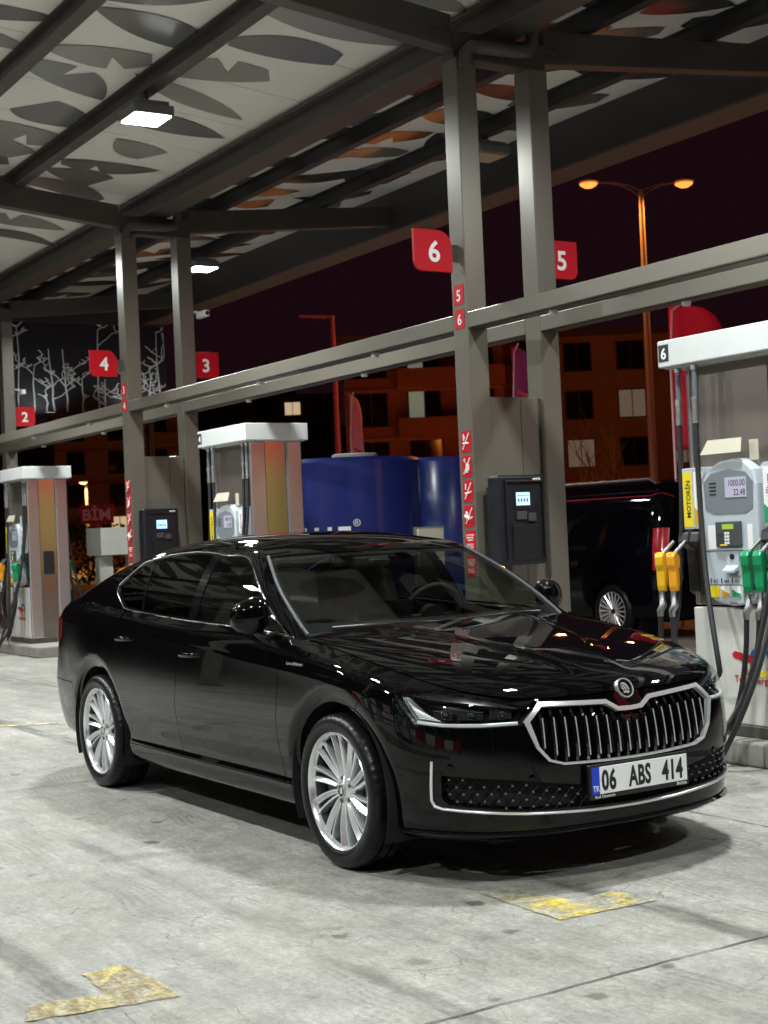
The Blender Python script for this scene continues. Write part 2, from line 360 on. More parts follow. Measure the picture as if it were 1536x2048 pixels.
def leafmesh(k, m):
    key = (k, m.name)
    if key in mesh_cache: return mesh_cache[key]
    me = bpy.data.meshes.new('leaf_print'); p = SH[k]; n = len(p); me.from_pydata([(y, x, 0) for x, y in p], [], [tuple(range(n))]); bm = bmesh.new(); bm.from_mesh(me)
    if bm.faces[:] and bm.faces[:][0].normal.z > 0: bmesh.ops.reverse_faces(bm, faces=bm.faces)
    bm.to_mesh(me); bm.free(); me.materials.append(m); mesh_cache[key] = me; return me
def leaf(x, y, zf, k, rot, fl, m, sc=1.0):
    o = bpy.data.objects.new('leaf_print', leafmesh(k, m)); COL.objects.link(o); o.parent = can
    sl_ = math.atan((zf(y + .01) - zf(y - .01)) / .02)
    o.location = (x + 6, y - YV, zf(y) - .004 - .006 * rnd.random()); o.rotation_euler = (Matrix.Rotation(sl_, 4, 'X') @ Matrix.Rotation(rot, 4, 'Z')).to_euler(); o.scale = (fl * sc, sc, 1)
for (ya, yb, zf, nrow) in [(-1.1, 2.5, zs, 3), (2.95, 5.85, zs, 3), (-5.0, -1.4, zs2, 3), (-8.8, -5.4, zs2, 3)]:
    for j in range(nrow):
        y0 = ya + (j + .5) * (yb - ya) / nrow; x = XA + .4 + (.35 if j % 2 else 0)
        while x < XB - .4:
            y = min(max(y0 + rnd.uniform(-.22, .22), ya + .5), yb - .5); m = rnd.choice([LEAF, LEAF, LEAFL])
            if ya > 2: m = rnd.choice([LEAFD, LEAFD, LEAFW, LEAF])
            leaf(x, y, zf, rnd.randrange(9), rnd.uniform(-.65, .65) + (PI if rnd.random() < .5 else 0), rnd.choice((-1, 1)), m, rnd.uniform(1.05, 1.6))
            x += rnd.uniform(.58, .92) if ya < 2 else rnd.uniform(.7, 1.0)
# purlins along the lane (I sections)
def ibeam(x0, x1, y, z, h=.17, w=.11, tf=.012, tw=.010):
    m_ = MB(); m_.box(x0, x1, y - w / 2, y + w / 2, z, z + tf); m_.box(x0, x1, y - w / 2, y + w / 2, z + h - tf, z + h); m_.box(x0, x1, y - tw / 2, y + tw / 2, z + tf + .0005, z + h - tf - .0005); return m_
for y, mm in ((1.15, STEELD), (.06, STEELD), (3.62, PURL), (4.98, PURL), (-2.4, STEELD), (-3.7, STEELD), (-6.8, STEELD), (-8.2, STEELD)):
    z = (zs(y) if y > -1.25 else zs2(y)) - .178
    ibeam(XA, XB, y, z, .172, .13 if y < 2 else .10).build('purlin', mm, can)
# valley beam over each column row
for yv in (YV, -5.22):
    m_ = MB(); m_.box(XA, XB, yv - .16, yv + .16, 5.20, 5.222); m_.box(XA, XB, yv - .11, yv + .11, 5.2225, 5.40); m_.box(XA, XB, yv - .19, yv + .19, 5.4005, 5.425)
    m_.build('valley_beam', STEELD, can, bevel=.004)
# sloping cross beams at each column pair
COLX = (-3.43, -10.10, -16.77, 3.24)
for xc in COLX:
    for yv, y2, zf in ((YV - .44, -1.1, zs), (YV + .44, 5.96, zs), (-5.22 + .44, -1.4, zs2), (-5.22 - .44, -9.1, zs2)):
        zt0 = zf(yv) - .185; zt1 = zf(y2) - .185; m_ = MB()
        a = [(xc - .07, yv, zt0 - .26), (xc + .07, yv, zt0 - .26), (xc + .07, y2, zt1 - .24), (xc - .07, y2, zt1 - .24)]
        m_.hexa(a + [(p[0], p[1], z_) for p, z_ in zip(a, (zt0, zt0, zt1, zt1))]); cbm = m_.build('cross_beam', STEELD, can, bevel=.006)
        s_ = 1 if y2 > yv else -1; bt = MB()
        for i in range(3):
            for j in range(2): yy = yv + s_ * (.05 + .05 * i); z_ = zt0 - .19 + .06 * j; bt.cyl((xc + .07, yy, z_), (xc + .083, yy, z_), .011, 6)
        tag(bt.build('bolt_group', STEELD, cbm), kind='stuff')
    for yv in (YV, -5.22):
        MB().box(xc - .075, xc + .075, yv - .4395, yv + .4395, 4.99, 5.198).build('column_head_beam', STEELD, can, bevel=.005)
# edge fascia on the far side and end trims
MB().box(XA, XB, 6.0, 6.03, 5.30, 5.92).build('fascia', FASC, can); MB().box(XA, XB, 6.0, 6.42, 5.275, 5.298).build('fascia_underside', mat('fascia_under', (.11, .085, .07), .5, .1, var=.1), can); MB().box(XA, XB, 6.38, 6.42, 5.30, 5.95).build('fascia', FASC, can)
MB().box(XA, XB, 6.4205, 6.44, 5.42, 5.54).build('added_red_band', emat('added_band_glow', (1.0, .05, .09), 22.0), can)  # unseen red band added to light the flags and the post
MB().box(XA - .05, XA - .005, -9.2, 6.4, 5.25, 6.0).build('end_trim', FASC, can)
# down pipes at the valley
PIPE = mat('downpipe', (.10, .092, .085), .4, .2, var=.1)
for xc in COLX[:2]:
    p = [(xc + .16, 2.98, 5.44), (xc + .16, 2.98, 5.16), (xc + .17, 2.93, 5.09), (xc + .18, 2.80, 5.07), (xc + .18, 2.52, 5.06), (xc + .17, 2.40, 5.05), (xc + .165, 2.345, 5.0), (xc + .165, 2.34, 4.9)]
    P = [Vector(q) for q in p]; fine = []
    for i in range(len(P) - 1):
        for t in (0, .5): fine.append(P[i].lerp(P[i + 1], t))
    fine.append(P[-1]); MB().tube(fine, .052, 12).build('drain_pipe', PIPE, can, smooth=60)

# flood panels: fixture with a lit lens and its lamp
LENS = emat('lamp_lens', (.90, 1.0, .97), 38.0); LENSOFF = mat('lens_off', (.35, .33, .30), .2)
def flood(x, y, z, lit=True, label='', group='canopy flood lights'):
    r_ = root('canopy_light', (x, y, z), label, 'light', group)
    MB().box(x - .19, x + .19, y - .19, y + .19, z + .012, z + .10).build('housing', mat('lamp_housing_grey', (.16, .16, .16), .45), r_, bevel=.012)
    m_ = MB()
    for i in range(7): m_.box(x - .17 + i * .055, x - .17 + i * .055 + .008, y - .15, y + .15, z + .1005, z + .135)
    tag(m_.build('cooling_fin', MATS['lamp_housing_grey'], r_), kind='stuff')
    MB().box(x - .165, x + .165, y - .165, y + .165, z, z + .0115).build('lens', LENS if lit else LENSOFF, r_)
    zp = (zs(y) if y > -1.25 else zs2(y)) - .18
    if zp > z + .14: MB().box(x - .03, x + .03, y - .015, y + .015, z + .136, zp).build('bracket', STEELD, r_)
    if lit:
        l = bpy.data.lights.new('flood_lamp', 'AREA'); l.shape = 'SQUARE'; l.size = .32; l.energy = LAMP_W; l.color = (.95, 1.0, .965); l.spread = math.radians(165)
        lo = bpy.data.objects.new('flood_lamp', l); COL.objects.link(lo); lo.parent = r_; lo.location = (0, 0, -.006)
    return r_
flood(-6.42, 1.12, 5.19, True, 'lit square flood light under the purlin at upper left')
flood(-13.15, 4.78, 5.27, True, 'lit square flood light beside the column marked 3')
flood(-6.62, 4.98, 5.29, False, 'unlit square flood light behind the column marked 6')
for (x, y, w) in ((.28, 1.12, 'over the car'), (6.2, 1.12, 'ahead of the car'), (-13.1, 1.12, 'behind the left-hand columns'), (3.6, -3.7, 'over the viewer'), (-3.1, -3.7, 'over the neighbouring lane'), (-9.7, -3.7, 'at the back of the neighbouring lane'), (-6.4, -3.7, 'added beside the rear door for car highlights'), (1.2, 4.98, 'over the lane beyond the island'), (3.1, -7.4, 'far behind the viewer'), (-3.6, -7.4, 'added above the far lane for car highlights'), (-10.2, -7.4, 'added for car highlights at the far lane end')):  # rear-door and two far-lane floods are added to put highlights on the car
    flood(x, y, (zs(y) if y > -1.25 else zs2(y)) - .40, True, 'lit square flood light %s, out of view' % w)

# ---------------------------------------------------------------- fuelling island: kerb, columns, beams
def kerb(x0, x1, y0, y1, label):
    r_ = root('island_kerb', ((x0 + x1) / 2, (y0 + y1) / 2, 0), label, 'kerb', 'kerbed pump islands')
    n = max(1, round((x1 - x0) / 1.0)); w = (x1 - x0) / n
    for i in range(n): MB().box(x0 + i * w + .003, x0 + (i + 1) * w - .003, y0, y1, 0, .145).build('kerb_stone', CONC, r_, bevel=.018, seg=3)
    MB().tube([(x0 - .02, y0 - .03, .0), (x0 - .02, y0 - .03, .16), (x0 - .02, y0 + .05, .25), (x0 - .02, y1 - .05, .25), (x0 - .02, y1 + .03, .16), (x0 - .02, y1 + .03, 0)], .04, 10).build('guard_hoop', mat('guard_rail', (.30, .29, .27), .5, .3, var=.15), r_, smooth=60)
    return r_
kerb(-5.2, 2.4, 2.17, 3.32, 'grey concrete island kerb under the pump with green nozzles')
kerb(-11.9, -6.0, 2.17, 3.32, 'grey concrete island kerb hidden behind the car')
kerb(-18.6, -13.1, 2.17, 3.32, 'grey concrete island kerb at the far left edge')
def column(x0, y0, label, grp='canopy columns', y1=None):
    r_ = root('canopy_column', (x0 + .093, y0 + .09, 0), label, 'column', grp)
    MB().box(x0, x0 + .187, y0, y0 + .18, .146, 4.99).build('shaft', STEEL, r_, bevel=.006)
    MB().box(x0 + .187, x0 + .1905, y0 + .004, y0 + .020, .16, 4.98).build('cover_strip', STEEL, r_)
    MB().box(x0 - .04, x0 + .227, y0 - .04, y0 + .22, .1455, .165).build('base_plate', STEELD, r_, bevel=.003)
    return r_
names = {-3.43: ('6', '5'), -10.10: ('4', '3'), -16.77: ('1', '2')}
CL = {}
for xc, (a, b) in names.items():
    CL[xc] = (column(xc - .09, 2.30, {'6': 'near grey column bearing the red 6 sign', '4': 'near grey column bearing the red 4 sign', '1': 'grey column at the left edge, nearer of its pair'}[a]),
              column(xc - .09, 2.985, {'5': 'far grey column bearing the red 5 sign', '3': 'far grey column bearing the red 3 sign', '2': 'grey column bearing the red 2 sign'}[b]))
column(3.15, 2.30, 'grey column right of the frame nearer the lane'); column(3.15, 2.985, 'grey column right of the frame farther from the lane')
SPR = mat('sprinkler_white', (.6, .6, .58), .4)
for y0, nm in ((2.302, 'near'), (2.987, 'far')):
    for x0, x1, w in ((-18.4, -16.862, 'left end'), (-16.670, -10.192, 'left'), (-10.000, -3.523, 'middle'), (-3.330, 3.148, 'right')):
        r_ = root('tie_beam', ((x0 + x1) / 2, y0 + .09, 3.0), 'horizontal grey tie beam of the %s row, %s span' % (nm, w), 'beam', 'horizontal tie beams between the columns')
        MB().box(x0, x1, y0, y0 + .175, 2.950, 3.068).build('web', STEEL, r_, bevel=.005)
        MB().box(x0, x1, y0 + .03, y0 + .145, 2.944, 2.9495).build('soffit_strip', STEELD, r_)
        for q in ((.9, 3.1, 5.2) if nm == 'near' else (1.5, 3.9)):
            if x0 + q < x1: MB().lathe([(.0, -.032), (.028, -.030), (.034, -.018), (.034, .0)], (x0 + q, y0 + .0875, 2.944), (0, 0, 1), 14).build('sprinkler', SPR, r_, smooth=50)  # sprinkler heads under the beam, they give no light
# opposite island, out of view, for the car to mirror
kerb(-5.0, 2.0, -5.8, -4.65, 'concrete island kerb on the other side of the lane')
for xc in (-3.43, -10.10, 8.5): column(xc - .09, -5.36, 'grey column across the lane out of view', 'columns across the lane')
MB  # end of setting
# ================================================================ the black saloon car
PAINT = mat('car_paint', (.0018, .0018, .0022), .018, 0, spec=.31)
GLOSSB = mat('gloss_black', (.004, .004, .005), .06, 0, spec=.6)
CHROME = mat('chrome', (.78, .78, .78), .10, 1.0)
SATIN = mat('satin_silver', (.80, .81, .83), .28, .62)
ALLOY = mat('alloy_wheel', (.80, .82, .84), .22, .75)
CARIN = mat('interior_dark', (.012, .012, .013), .7)
SEATM = mat('seat_leather', (.16, .145, .125), .5, var=.08, bump=.05)
HEADL = mat('headliner', (.42, .41, .38), .8)
TYRE = mat('tyre_rubber', (.005, .005, .0055), .36, 0, rvar=.10, scale=18, spec=.28)
VOIDM = mat('wheel_well', (.004, .004, .004), .9)
WSG = glassmat('windshield_glass', (.62, .68, .64), 1.52)
SDG = glassmat('side_glass', (.50, .55, .52), 1.52)
PRG = glassmat('privacy_glass', (.06, .065, .065), 1.52)
HLG = glassmat('headlight_glass', (.93, .95, .95), 1.45)
TAILR = mat('tail_light_red', (.22, .004, .008), .12, coat=1.0)
LENSD = mat('lamp_dark', (.02, .021, .024), .15)
REFL = mat('lamp_reflector', (.80, .82, .84), .28, .45)

class CS:
    def __init__(s, x, y):
        s.x = np.array(x, float); s.y = np.array(y, float); n = len(x); h = np.diff(s.x); A = np.eye(n); b = np.zeros(n)
        for i in range(1, n - 1):
            A[i, i - 1] = h[i - 1]; A[i, i] = 2 * (h[i - 1] + h[i]); A[i, i + 1] = h[i]
            b[i] = 6 * ((s.y[i + 1] - s.y[i]) / h[i] - (s.y[i] - s.y[i - 1]) / h[i - 1])
        s.m = np.linalg.solve(A, b)
    def __call__(s, q):
        q = np.asarray(q, float); i = np.clip(np.searchsorted(s.x, q) - 1, 0, len(s.x) - 2); h = s.x[i + 1] - s.x[i]
        a = (s.x[i + 1] - q) / h; b = (q - s.x[i]) / h
        return a * s.y[i] + b * s.y[i + 1] + ((a ** 3 - a) * s.m[i] + (b ** 3 - b) * s.m[i + 1]) * h * h / 6
def pchip_rows(Z, D, z, crease=None):       # row-wise monotone cubic: Z, D (n,k), z (n,)
    h = np.diff(Z, axis=1); h = np.maximum(h, 1e-6); dl = np.diff(D, axis=1) / h; n, k = Z.shape
    sl = np.zeros((n, k)); a = dl[:, :-1]; b = dl[:, 1:]; ok = a * b > 0
    w1 = 2 * h[:, 1:] + h[:, :-1]; w2 = h[:, 1:] + 2 * h[:, :-1]
    with np.errstate(all='ignore'): hm = (w1 + w2) / (w1 / a + w2 / b)
    sl[:, 1:-1] = np.where(ok, hm, 0); sl[:, 0] = dl[:, 0]; sl[:, -1] = dl[:, -1]
    i = np.clip((Z <= z[:, None]).sum(1) - 1, 0, k - 2); r = np.arange(n); H = h[r, i]; t = (z - Z[r, i]) / H
    t = np.clip(t, -.4, 1.4); s0 = sl[r, i]; s1 = sl[r, i + 1]
    if crease is not None:      # a sharp shoulder line at node 6
        s1 = np.where(i == 5, s1 * (1 - crease) + (dl[:, 5] * .6) * crease, s1); s0 = np.where(i == 6, s0 * (1 - crease) + (dl[:, 6] * 1.25) * crease, s0)
    return ((1 + 2 * t) * (1 - t) ** 2 * D[r, i] + t * (1 - t) ** 2 * H * s0 + t * t * (3 - 2 * t) * D[r, i + 1] + t * t * (t - 1) * H * s1)

PLAN = [(.925, 0), (.917, .20), (.890, .40), (.835, .57), (.735, .71), (.590, .815), (.40, .880), (.15, .910), (-.25, .915), (-.9, .918), (-1.6, .922), (-2.3, .920),
        (-2.85, .915), (-3.25, .900), (-3.57, .868), (-3.82, .795), (-3.96, .64), (-4.015, .36), (-4.03, 0)]
_g = [(PLAN[1][0], -PLAN[1][1])] + PLAN + [(PLAN[-2][0], -PLAN[-2][1])]
_ss = [0.0]
for i in range(1, len(_g)): _ss.append(_ss[-1] + math.dist(_g[i], _g[i - 1]))
_ss = [q - _ss[1] for q in _ss]
PX = CS(_ss, [p[0] for p in _g]); PY = CS(_ss, [p[1] for p in _g])
ST = _ss[1:-1]; SMAX = ST[-1]
_tab = np.linspace(0, SMAX, 4000); _tx = PX(_tab); _ty = PY(_tab)
_k = (_tab > .6) & (_tab < ST[16])
def s_of_x(x): return float(np.interp(-x, -_tx[_k], _tab[_k]))
_kf = _tab < ST[6]
def s_of_y(y): return math.copysign(float(np.interp(abs(y), _ty[_kf], _tab[_kf])), y)
def bow(y): return .925 - np.interp(np.abs(y), _ty[_kf], _tx[_kf])
ZC = CS([-.8, -.6, -.3, -.05, .2, .4, .6, .75, .82, .855, .877, .90, .93], [1.045, 1.03, 1.0, .972, .940, .908, .868, .826, .796, .770, .745, .715, .668])
def T_hood(x, y):
    x = np.asarray(x, float); y = np.abs(np.asarray(y, float)); z = ZC(x + bow(y))
    yr = .12 + (0.80 - x) * .27
    q = np.clip((y - yr + .05) / .10, 0, 1); q = q * q * (3 - 2 * q)
    fd = np.clip((.80 - x) / .35, 0, 1)
    return z + .014 * fd * (1 - q)
# section nodes (z, d) at the plan stations; z8 of the front comes from the bonnet surface
F0 = lambda d8: [(.195, -.075), (.225, -.022), (.290, -.012), (.37, -.006), (.455, 0), (.53, -.004), (.62, -.016), (.69, -.032), (None, d8)]
SEC = {0: F0(-.050), 1: F0(-.050), 2: [(.195, -.075), (.225, -.022), (.29, -.012), (.37, -.006), (.455, 0), (.53, -.004), (.62, -.014), (.70, -.030), (None, -.050)],
  3: [(.195, -.08), (.225, -.026), (.29, -.014), (.38, -.006), (.47, 0), (.56, -.003), (.65, -.012), (.72, -.028), (None, -.056)],
  4: [(.195, -.08), (.225, -.030), (.29, -.016), (.40, -.006), (.50, 0), (.60, -.004), (.68, -.014), (.745, -.034), (None, -.068)],
  5: [(.195, -.08), (.225, -.034), (.29, -.018), (.42, -.006), (.53, 0), (.62, -.003), (.71, -.012), (.775, -.036), (None, -.088)],
  6: [(.195, -.08), (.23, -.034), (.30, -.018), (.43, -.008), (.55, 0), (.65, -.001), (.745, -.010), (.815, -.040), (None, -.106)],
  7: [(.195, -.08), (.235, -.035), (.30, -.02), (.42, -.012), (.55, 0), (.68, 0), (.795, -.006), (.865, -.040), (None, -.112)],
  8: [(.195, -.085), (.235, -.045), (.30, -.034), (.345, -.040), (.46, -.016), (.60, -.001), (.832, -.010), (.91, -.042), (None, -.108)],
  9: [(.195, -.09), (.235, -.05), (.305, -.036), (.345, -.044), (.46, -.020), (.60, -.002), (.872, -.012), (.945, -.036), (1.005, -.066)],
  10: [(.195, -.09), (.235, -.05), (.305, -.036), (.345, -.044), (.46, -.020), (.61, -.002), (.918, -.014), (.975, -.034), (1.026, -.064)],
  11: [(.195, -.09), (.235, -.05), (.305, -.036), (.345, -.042), (.47, -.016), (.64, -.001), (.962, -.012), (1.015, -.032), (1.058, -.062)],
  12: [(.20, -.09), (.24, -.045), (.305, -.03), (.36, -.024), (.50, -.006), (.68, 0), (.975, -.010), (1.035, -.034), (1.088, -.070)],
  13: [(.22, -.09), (.26, -.045), (.33, -.03), (.42, -.02), (.58, -.004), (.78, 0), (.980, -.002), (1.045, -.032), (1.105, -.085)],
  14: [(.24, -.10), (.28, -.05), (.35, -.03), (.45, -.015), (.58, 0), (.78, -.008), (.985, -.02), (1.045, -.05), (1.095, -.10)],
  15: [(.25, -.10), (.29, -.05), (.36, -.03), (.46, -.01), (.58, 0), (.78, -.02), (.985, -.04), (1.04, -.07), (1.08, -.12)]}
SEC[16] = SEC[17] = SEC[18] = [(.26, -.11), (.30, -.05), (.37, -.03), (.47, -.01), (.58, 0), (.78, -.03), (.985, -.05), (1.03, -.07), (1.06, -.11)]
_Zn = np.zeros((19, 9)); _Dn = np.zeros((19, 9))
for i in range(19):
    for j, (z, d) in enumerate(SEC[i]):
        if z is None:
            e = 1e-3; tx = float(PX(ST[i] + e) - PX(ST[i] - e)); ty = float(PY(ST[i] + e) - PY(ST[i] - e)); l = math.hypot(tx, ty)
            z = float(T_hood(PLAN[i][0] + ty / l * d, PLAN[i][1] - tx / l * d))
        _Zn[i, j] = z; _Dn[i, j] = d
_sg = np.linspace(0, SMAX, 1600); _ng = np.ones_like(_sg)
_Zt = np.stack([pchip_rows(np.tile(ST, (1600, 1)), np.tile(_Zn[:, j], (1600, 1)), _sg) for j in range(9)], 1)
_Dt = np.stack([pchip_rows(np.tile(ST, (1600, 1)), np.tile(_Dn[:, j], (1600, 1)), _sg) for j in range(9)], 1)
def _nodes(s):
    q = np.clip(s / SMAX * 1599, 0, 1598.999); i = q.astype(int); t = (q - i)[:, None]
    return _Zt[i] * (1 - t) + _Zt[i + 1] * t, _Dt[i] * (1 - t) + _Dt[i + 1] * t
AR = .385; WX = (0.0, -2.841); WZ = .335
def P_arr(s, z, off=0.0):
    s = np.asarray(s, float); z = np.asarray(z, float); sg = np.where(s < 0, -1.0, 1.0); a = np.abs(s)
    Z, D = _nodes(a); d = pchip_rows(Z, D, z, np.clip((a - ST[6]) / .35, 0, 1)) + off
    cx = PX(a); cy = PY(a); e = 2e-3; tx = PX(a + e) - PX(a - e); ty = PY(a + e) - PY(a - e); l = np.hypot(tx, ty)
    for w in WX:
        rho = np.hypot(cx - w, z - WZ); d = d - np.where((a > .95) & (a < ST[15]), .026 * np.clip(1 - (rho - AR) / .070, 0, 1.25) ** 1.6, 0)
    return np.stack([cx + ty / l * d, (cy - tx / l * d) * sg, z], 1)
def z8(s): return float(_nodes(np.array([abs(s)]))[0][0, 8])
_xs = np.linspace(.6, -3.8, 500); _sx = np.array([s_of_x(x) for x in _xs]); _z8x = _nodes(_sx)[0][:, 8]
_ybx = np.abs(P_arr(_sx, _z8x)[:, 1])
def zb(x): return np.interp(-np.asarray(x, float), -_xs, _z8x)
def G_y(x, z):
    h = np.maximum(np.asarray(z, float) - zb(x), 0); return np.interp(-np.asarray(x, float), -_xs, _ybx) - (.28 * h + .80 * h * h)
ZW = CS([-.2, -.40, -.75, -1.06, -1.22, -1.5, -1.85, -2.2, -2.6, -3.0, -3.4, -3.7, -3.93, -4.1][::-1], [.855, .985, 1.188, 1.348, 1.412, 1.458, 1.472, 1.458, 1.405, 1.315, 1.205, 1.125, 1.088, 1.07][::-1])
def T2(x, y):
    x = np.asarray(x, float); y = np.abs(np.asarray(y, float)); xe = x + .12 * y * y
    w = np.clip((-1.05 - xe) / .40, 0, 1); w = w * w * (3 - 2 * w)
    return ZW(xe) - w * .045 * (y / .60) ** 3.2
def rail(x):
    lo, hi = .3, .92
    for _ in range(40):
        m = (lo + hi) / 2
        if float(G_y(x, T2(x, m))) > m: lo = m
        else: hi = m
    return lo, float(T2(x, lo))
RXS = np.linspace(-.44, -3.80, 90); RYZ = np.array([rail(x) for x in RXS])
def ry(x): return np.interp(-np.asarray(x, float), -RXS, RYZ[:, 0])
def rz(x): return np.interp(-np.asarray(x, float), -RXS, RYZ[:, 1])
RA, RB = .032, .060
def ra(x): return np.minimum(RA, .75 * np.maximum(rz(x) - zb(x), .004))

def surfP(a, b, off=0.0): return P_arr(a, b, off)
def surfH(a, b, off=0.0): return np.stack([a, b, T_hood(a, b) + off], 1)
def surfT(a, b, off=0.0): return np.stack([a, b, T2(a, b) + off], 1)
def surfG(sgn):
    def f(a, b, off=0.0): return np.stack([a, sgn * (G_y(a, b) + off), b], 1)
    return f
def inpoly(px, py, poly):
    poly = np.asarray(poly); x = poly[:, 0]; y = poly[:, 1]; x2 = np.roll(x, -1); y2 = np.roll(y, -1); c = np.zeros(len(px), bool)
    for i in range(len(x)):
        if y[i] == y2[i]: continue
        k = ((y[i] > py) != (y2[i] > py)) & (px < (x2[i] - x[i]) * (py - y[i]) / (y2[i] - y[i]) + x[i]); c ^= k
    return c
def area2(p): return sum(p[i - 1][0] * p[i][1] - p[i][0] * p[i - 1][1] for i in range(len(p)))
def offset_poly(p, d):          # inward by d
    p = list(p); 
    if area2(p) < 0: p = p[::-1]
    n = len(p); out = []
    for i in range(n):
        a = Vector(p[i - 1]); b = Vector(p[i]); c = Vector(p[(i + 1) % n]); e = (b - a); g = (c - b)
        if e.length < 1e-9 or g.length < 1e-9: out.append(tuple(b)); continue
        e.normalize(); g.normalize(); n1 = Vector((-e.y, e.x)); n2 = Vector((-g.y, g.x)); m = n1 + n2
        if m.length < 1e-6: out.append(tuple(b + n1 * d)); continue
        m.normalize(); out.append(tuple(b + m * (d / max(.35, m.dot(n1)))))
    return out
def densify(p, step):
    out = []; n = len(p)
    for i in range(n):
        a = p[i]; b = p[(i + 1) % n]; k = max(1, int(math.ceil(math.dist(a, b) / step)))
        out += [(a[0] + (b[0] - a[0]) * j / k, a[1] + (b[1] - a[1]) * j / k) for j in range(k)]
    return out
def dedupe(p):
    o = []
    for q in p:
        if not o or math.dist(o[-1], q) > 5e-4: o.append((float(q[0]), float(q[1])))
    if math.dist(o[0], o[-1]) < 5e-4: o.pop()
    return o
def panel(name, surf, outline, m, parent, holes=(), step=.020, inset=.0022, skirt=.012, off=0.0, maxstep=None, solid=False, flip=False):
    loops = [densify(offset_poly(dedupe(outline), inset), step * .7)] + [densify(offset_poly(dedupe(h), -inset), step * .6) for h in holes]
    A = np.array(loops[0]); xs = np.arange(A[:, 0].min(), A[:, 0].max(), step); ys = np.arange(A[:, 1].min(), A[:, 1].max(), step)
    gx, gy = np.meshgrid(xs, ys); gx = gx.ravel(); gy = gy.ravel(); k = inpoly(gx, gy, loops[0])
    for h in loops[1:]: k &= ~inpoly(gx, gy, h)
    bd = np.concatenate([np.array(l) for l in loops]); gx = gx[k]; gy = gy[k]
    if len(gx):
        keep = np.ones(len(gx), bool)
        for i0 in range(0, len(gx), 400):
            dd = (gx[i0:i0 + 400, None] - bd[None, :, 0]) ** 2 + (gy[i0:i0 + 400, None] - bd[None, :, 1]) ** 2; keep[i0:i0 + 400] = dd.min(1) > (step * .45) ** 2
        gx = gx[keep]; gy = gy[keep]
    if surf is surfP and abs(A[:, 0]).max() > ST[6]:       # follow the shoulder line so that it stays crisp
        q = np.arange(A[:, 0].min(), A[:, 0].max(), step * .8); z6 = _nodes(np.abs(q))[0][:, 6]
        for dz in (-.014, -.007, 0.0, .007, .014):
            kk = inpoly(q, z6 + dz, offset_poly(dedupe(outline), .012)) & (np.abs(q) > ST[6])
            for h in loops[1:]: kk &= ~inpoly(q, z6 + dz, h)
            gx = np.concatenate([gx, q[kk]]); gy = np.concatenate([gy, (z6 + dz)[kk]])
    V = [Vector((float(q[0]), float(q[1]))) for q in bd] + [Vector((float(a), float(b))) for a, b in zip(gx, gy)]
    E = []; k0 = 0
    for l in loops: E += [(k0 + i, k0 + (i + 1) % len(l)) for i in range(len(l))]; k0 += len(l)
    vo, eo, fo, ov, oe, of = delaunay_2d_cdt(V, E, [], 0, 1e-6)
    pa = np.array([v[:] for v in vo]); fc = np.array([f for f in fo if len(f) == 3]); cen = pa[fc].mean(1)
    k = inpoly(cen[:, 0], cen[:, 1], loops[0])
    for h in loops[1:]: k &= ~inpoly(cen[:, 0], cen[:, 1], h)
    fc = fc[k]
    e = .010 if surf is surfP else .004; p3 = surf(pa[:, 0], pa[:, 1], off)
    du = surf(pa[:, 0] + e, pa[:, 1], off) - surf(pa[:, 0] - e, pa[:, 1], off); dv = surf(pa[:, 0], pa[:, 1] + e, off) - surf(pa[:, 0], pa[:, 1] - e, off)
    nr = np.cross(du, dv); nr /= np.maximum(np.linalg.norm(nr, axis=1), 1e-12)[:, None]
    ctr = np.array([-1.5, 0, .45]); sgn = np.sign(np.einsum('ij,ij->i', nr, p3 - ctr * np.array([1, 1, 1])))
    tot = np.sign(np.einsum('ij,ij->', nr, np.stack([np.where(p3[:, 0] > .3, 1, np.where(p3[:, 0] < -3.6, -1, 0)), np.sign(p3[:, 1]) * (np.abs(p3[:, 1]) > .4), np.full(len(p3), .8)], 1)))
    if tot == 0: tot = 1
    nr = nr * tot * (-1 if flip else 1)
    fn = np.cross(p3[fc[:, 1]] - p3[fc[:, 0]], p3[fc[:, 2]] - p3[fc[:, 0]]); bad = np.einsum('ij,ij->i', fn, nr[fc[:, 0]]) < 0; fc[bad] = fc[bad][:, ::-1]
    verts = [tuple(q) for q in p3]; faces = [tuple(int(i) for i in f) for f in fc]; norms = [tuple(q) for q in nr]
    if skirt:
        ec = {}
        for f in faces:
            for i in range(3):
                a, b = f[i], f[(i + 1) % 3]; kk = (min(a, b), max(a, b)); ec.setdefault(kk, []).append((a, b))
        for kk, l in ec.items():
            if len(l) == 1:
                a, b = l[0]; i = len(verts); pa_, pb_ = p3[a], p3[b]; na, nb = nr[a], nr[b]
                verts += [tuple(pa_), tuple(pb_), tuple(pb_ - nb * skirt), tuple(pa_ - na * skirt)]; faces.append((i, i + 3, i + 2, i + 1))
                t = pb_ - pa_; on = np.cross(t, (na + nb) / 2); on /= max(np.linalg.norm(on), 1e-9); norms += [tuple(on)] * 4
    off3 = wloc(parent); me = bpy.data.meshes.new(name); me.from_pydata([(v[0] - off3.x, v[1] - off3.y, v[2] - off3.z) for v in verts], [], faces)
    me.shade_smooth(); me.normals_split_custom_set_from_vertices(norms)
    me.materials.append(m); o = bpy.data.objects.new(name, me); COL.objects.link(o); o.parent = parent; return o
def arc(cx, r, a0, a1, n=24): return [(cx + r * math.cos(math.radians(a0 + (a1 - a0) * i / n)), WZ + r * math.sin(math.radians(a0 + (a1 - a0) * i / n))) for i in range(n + 1)]
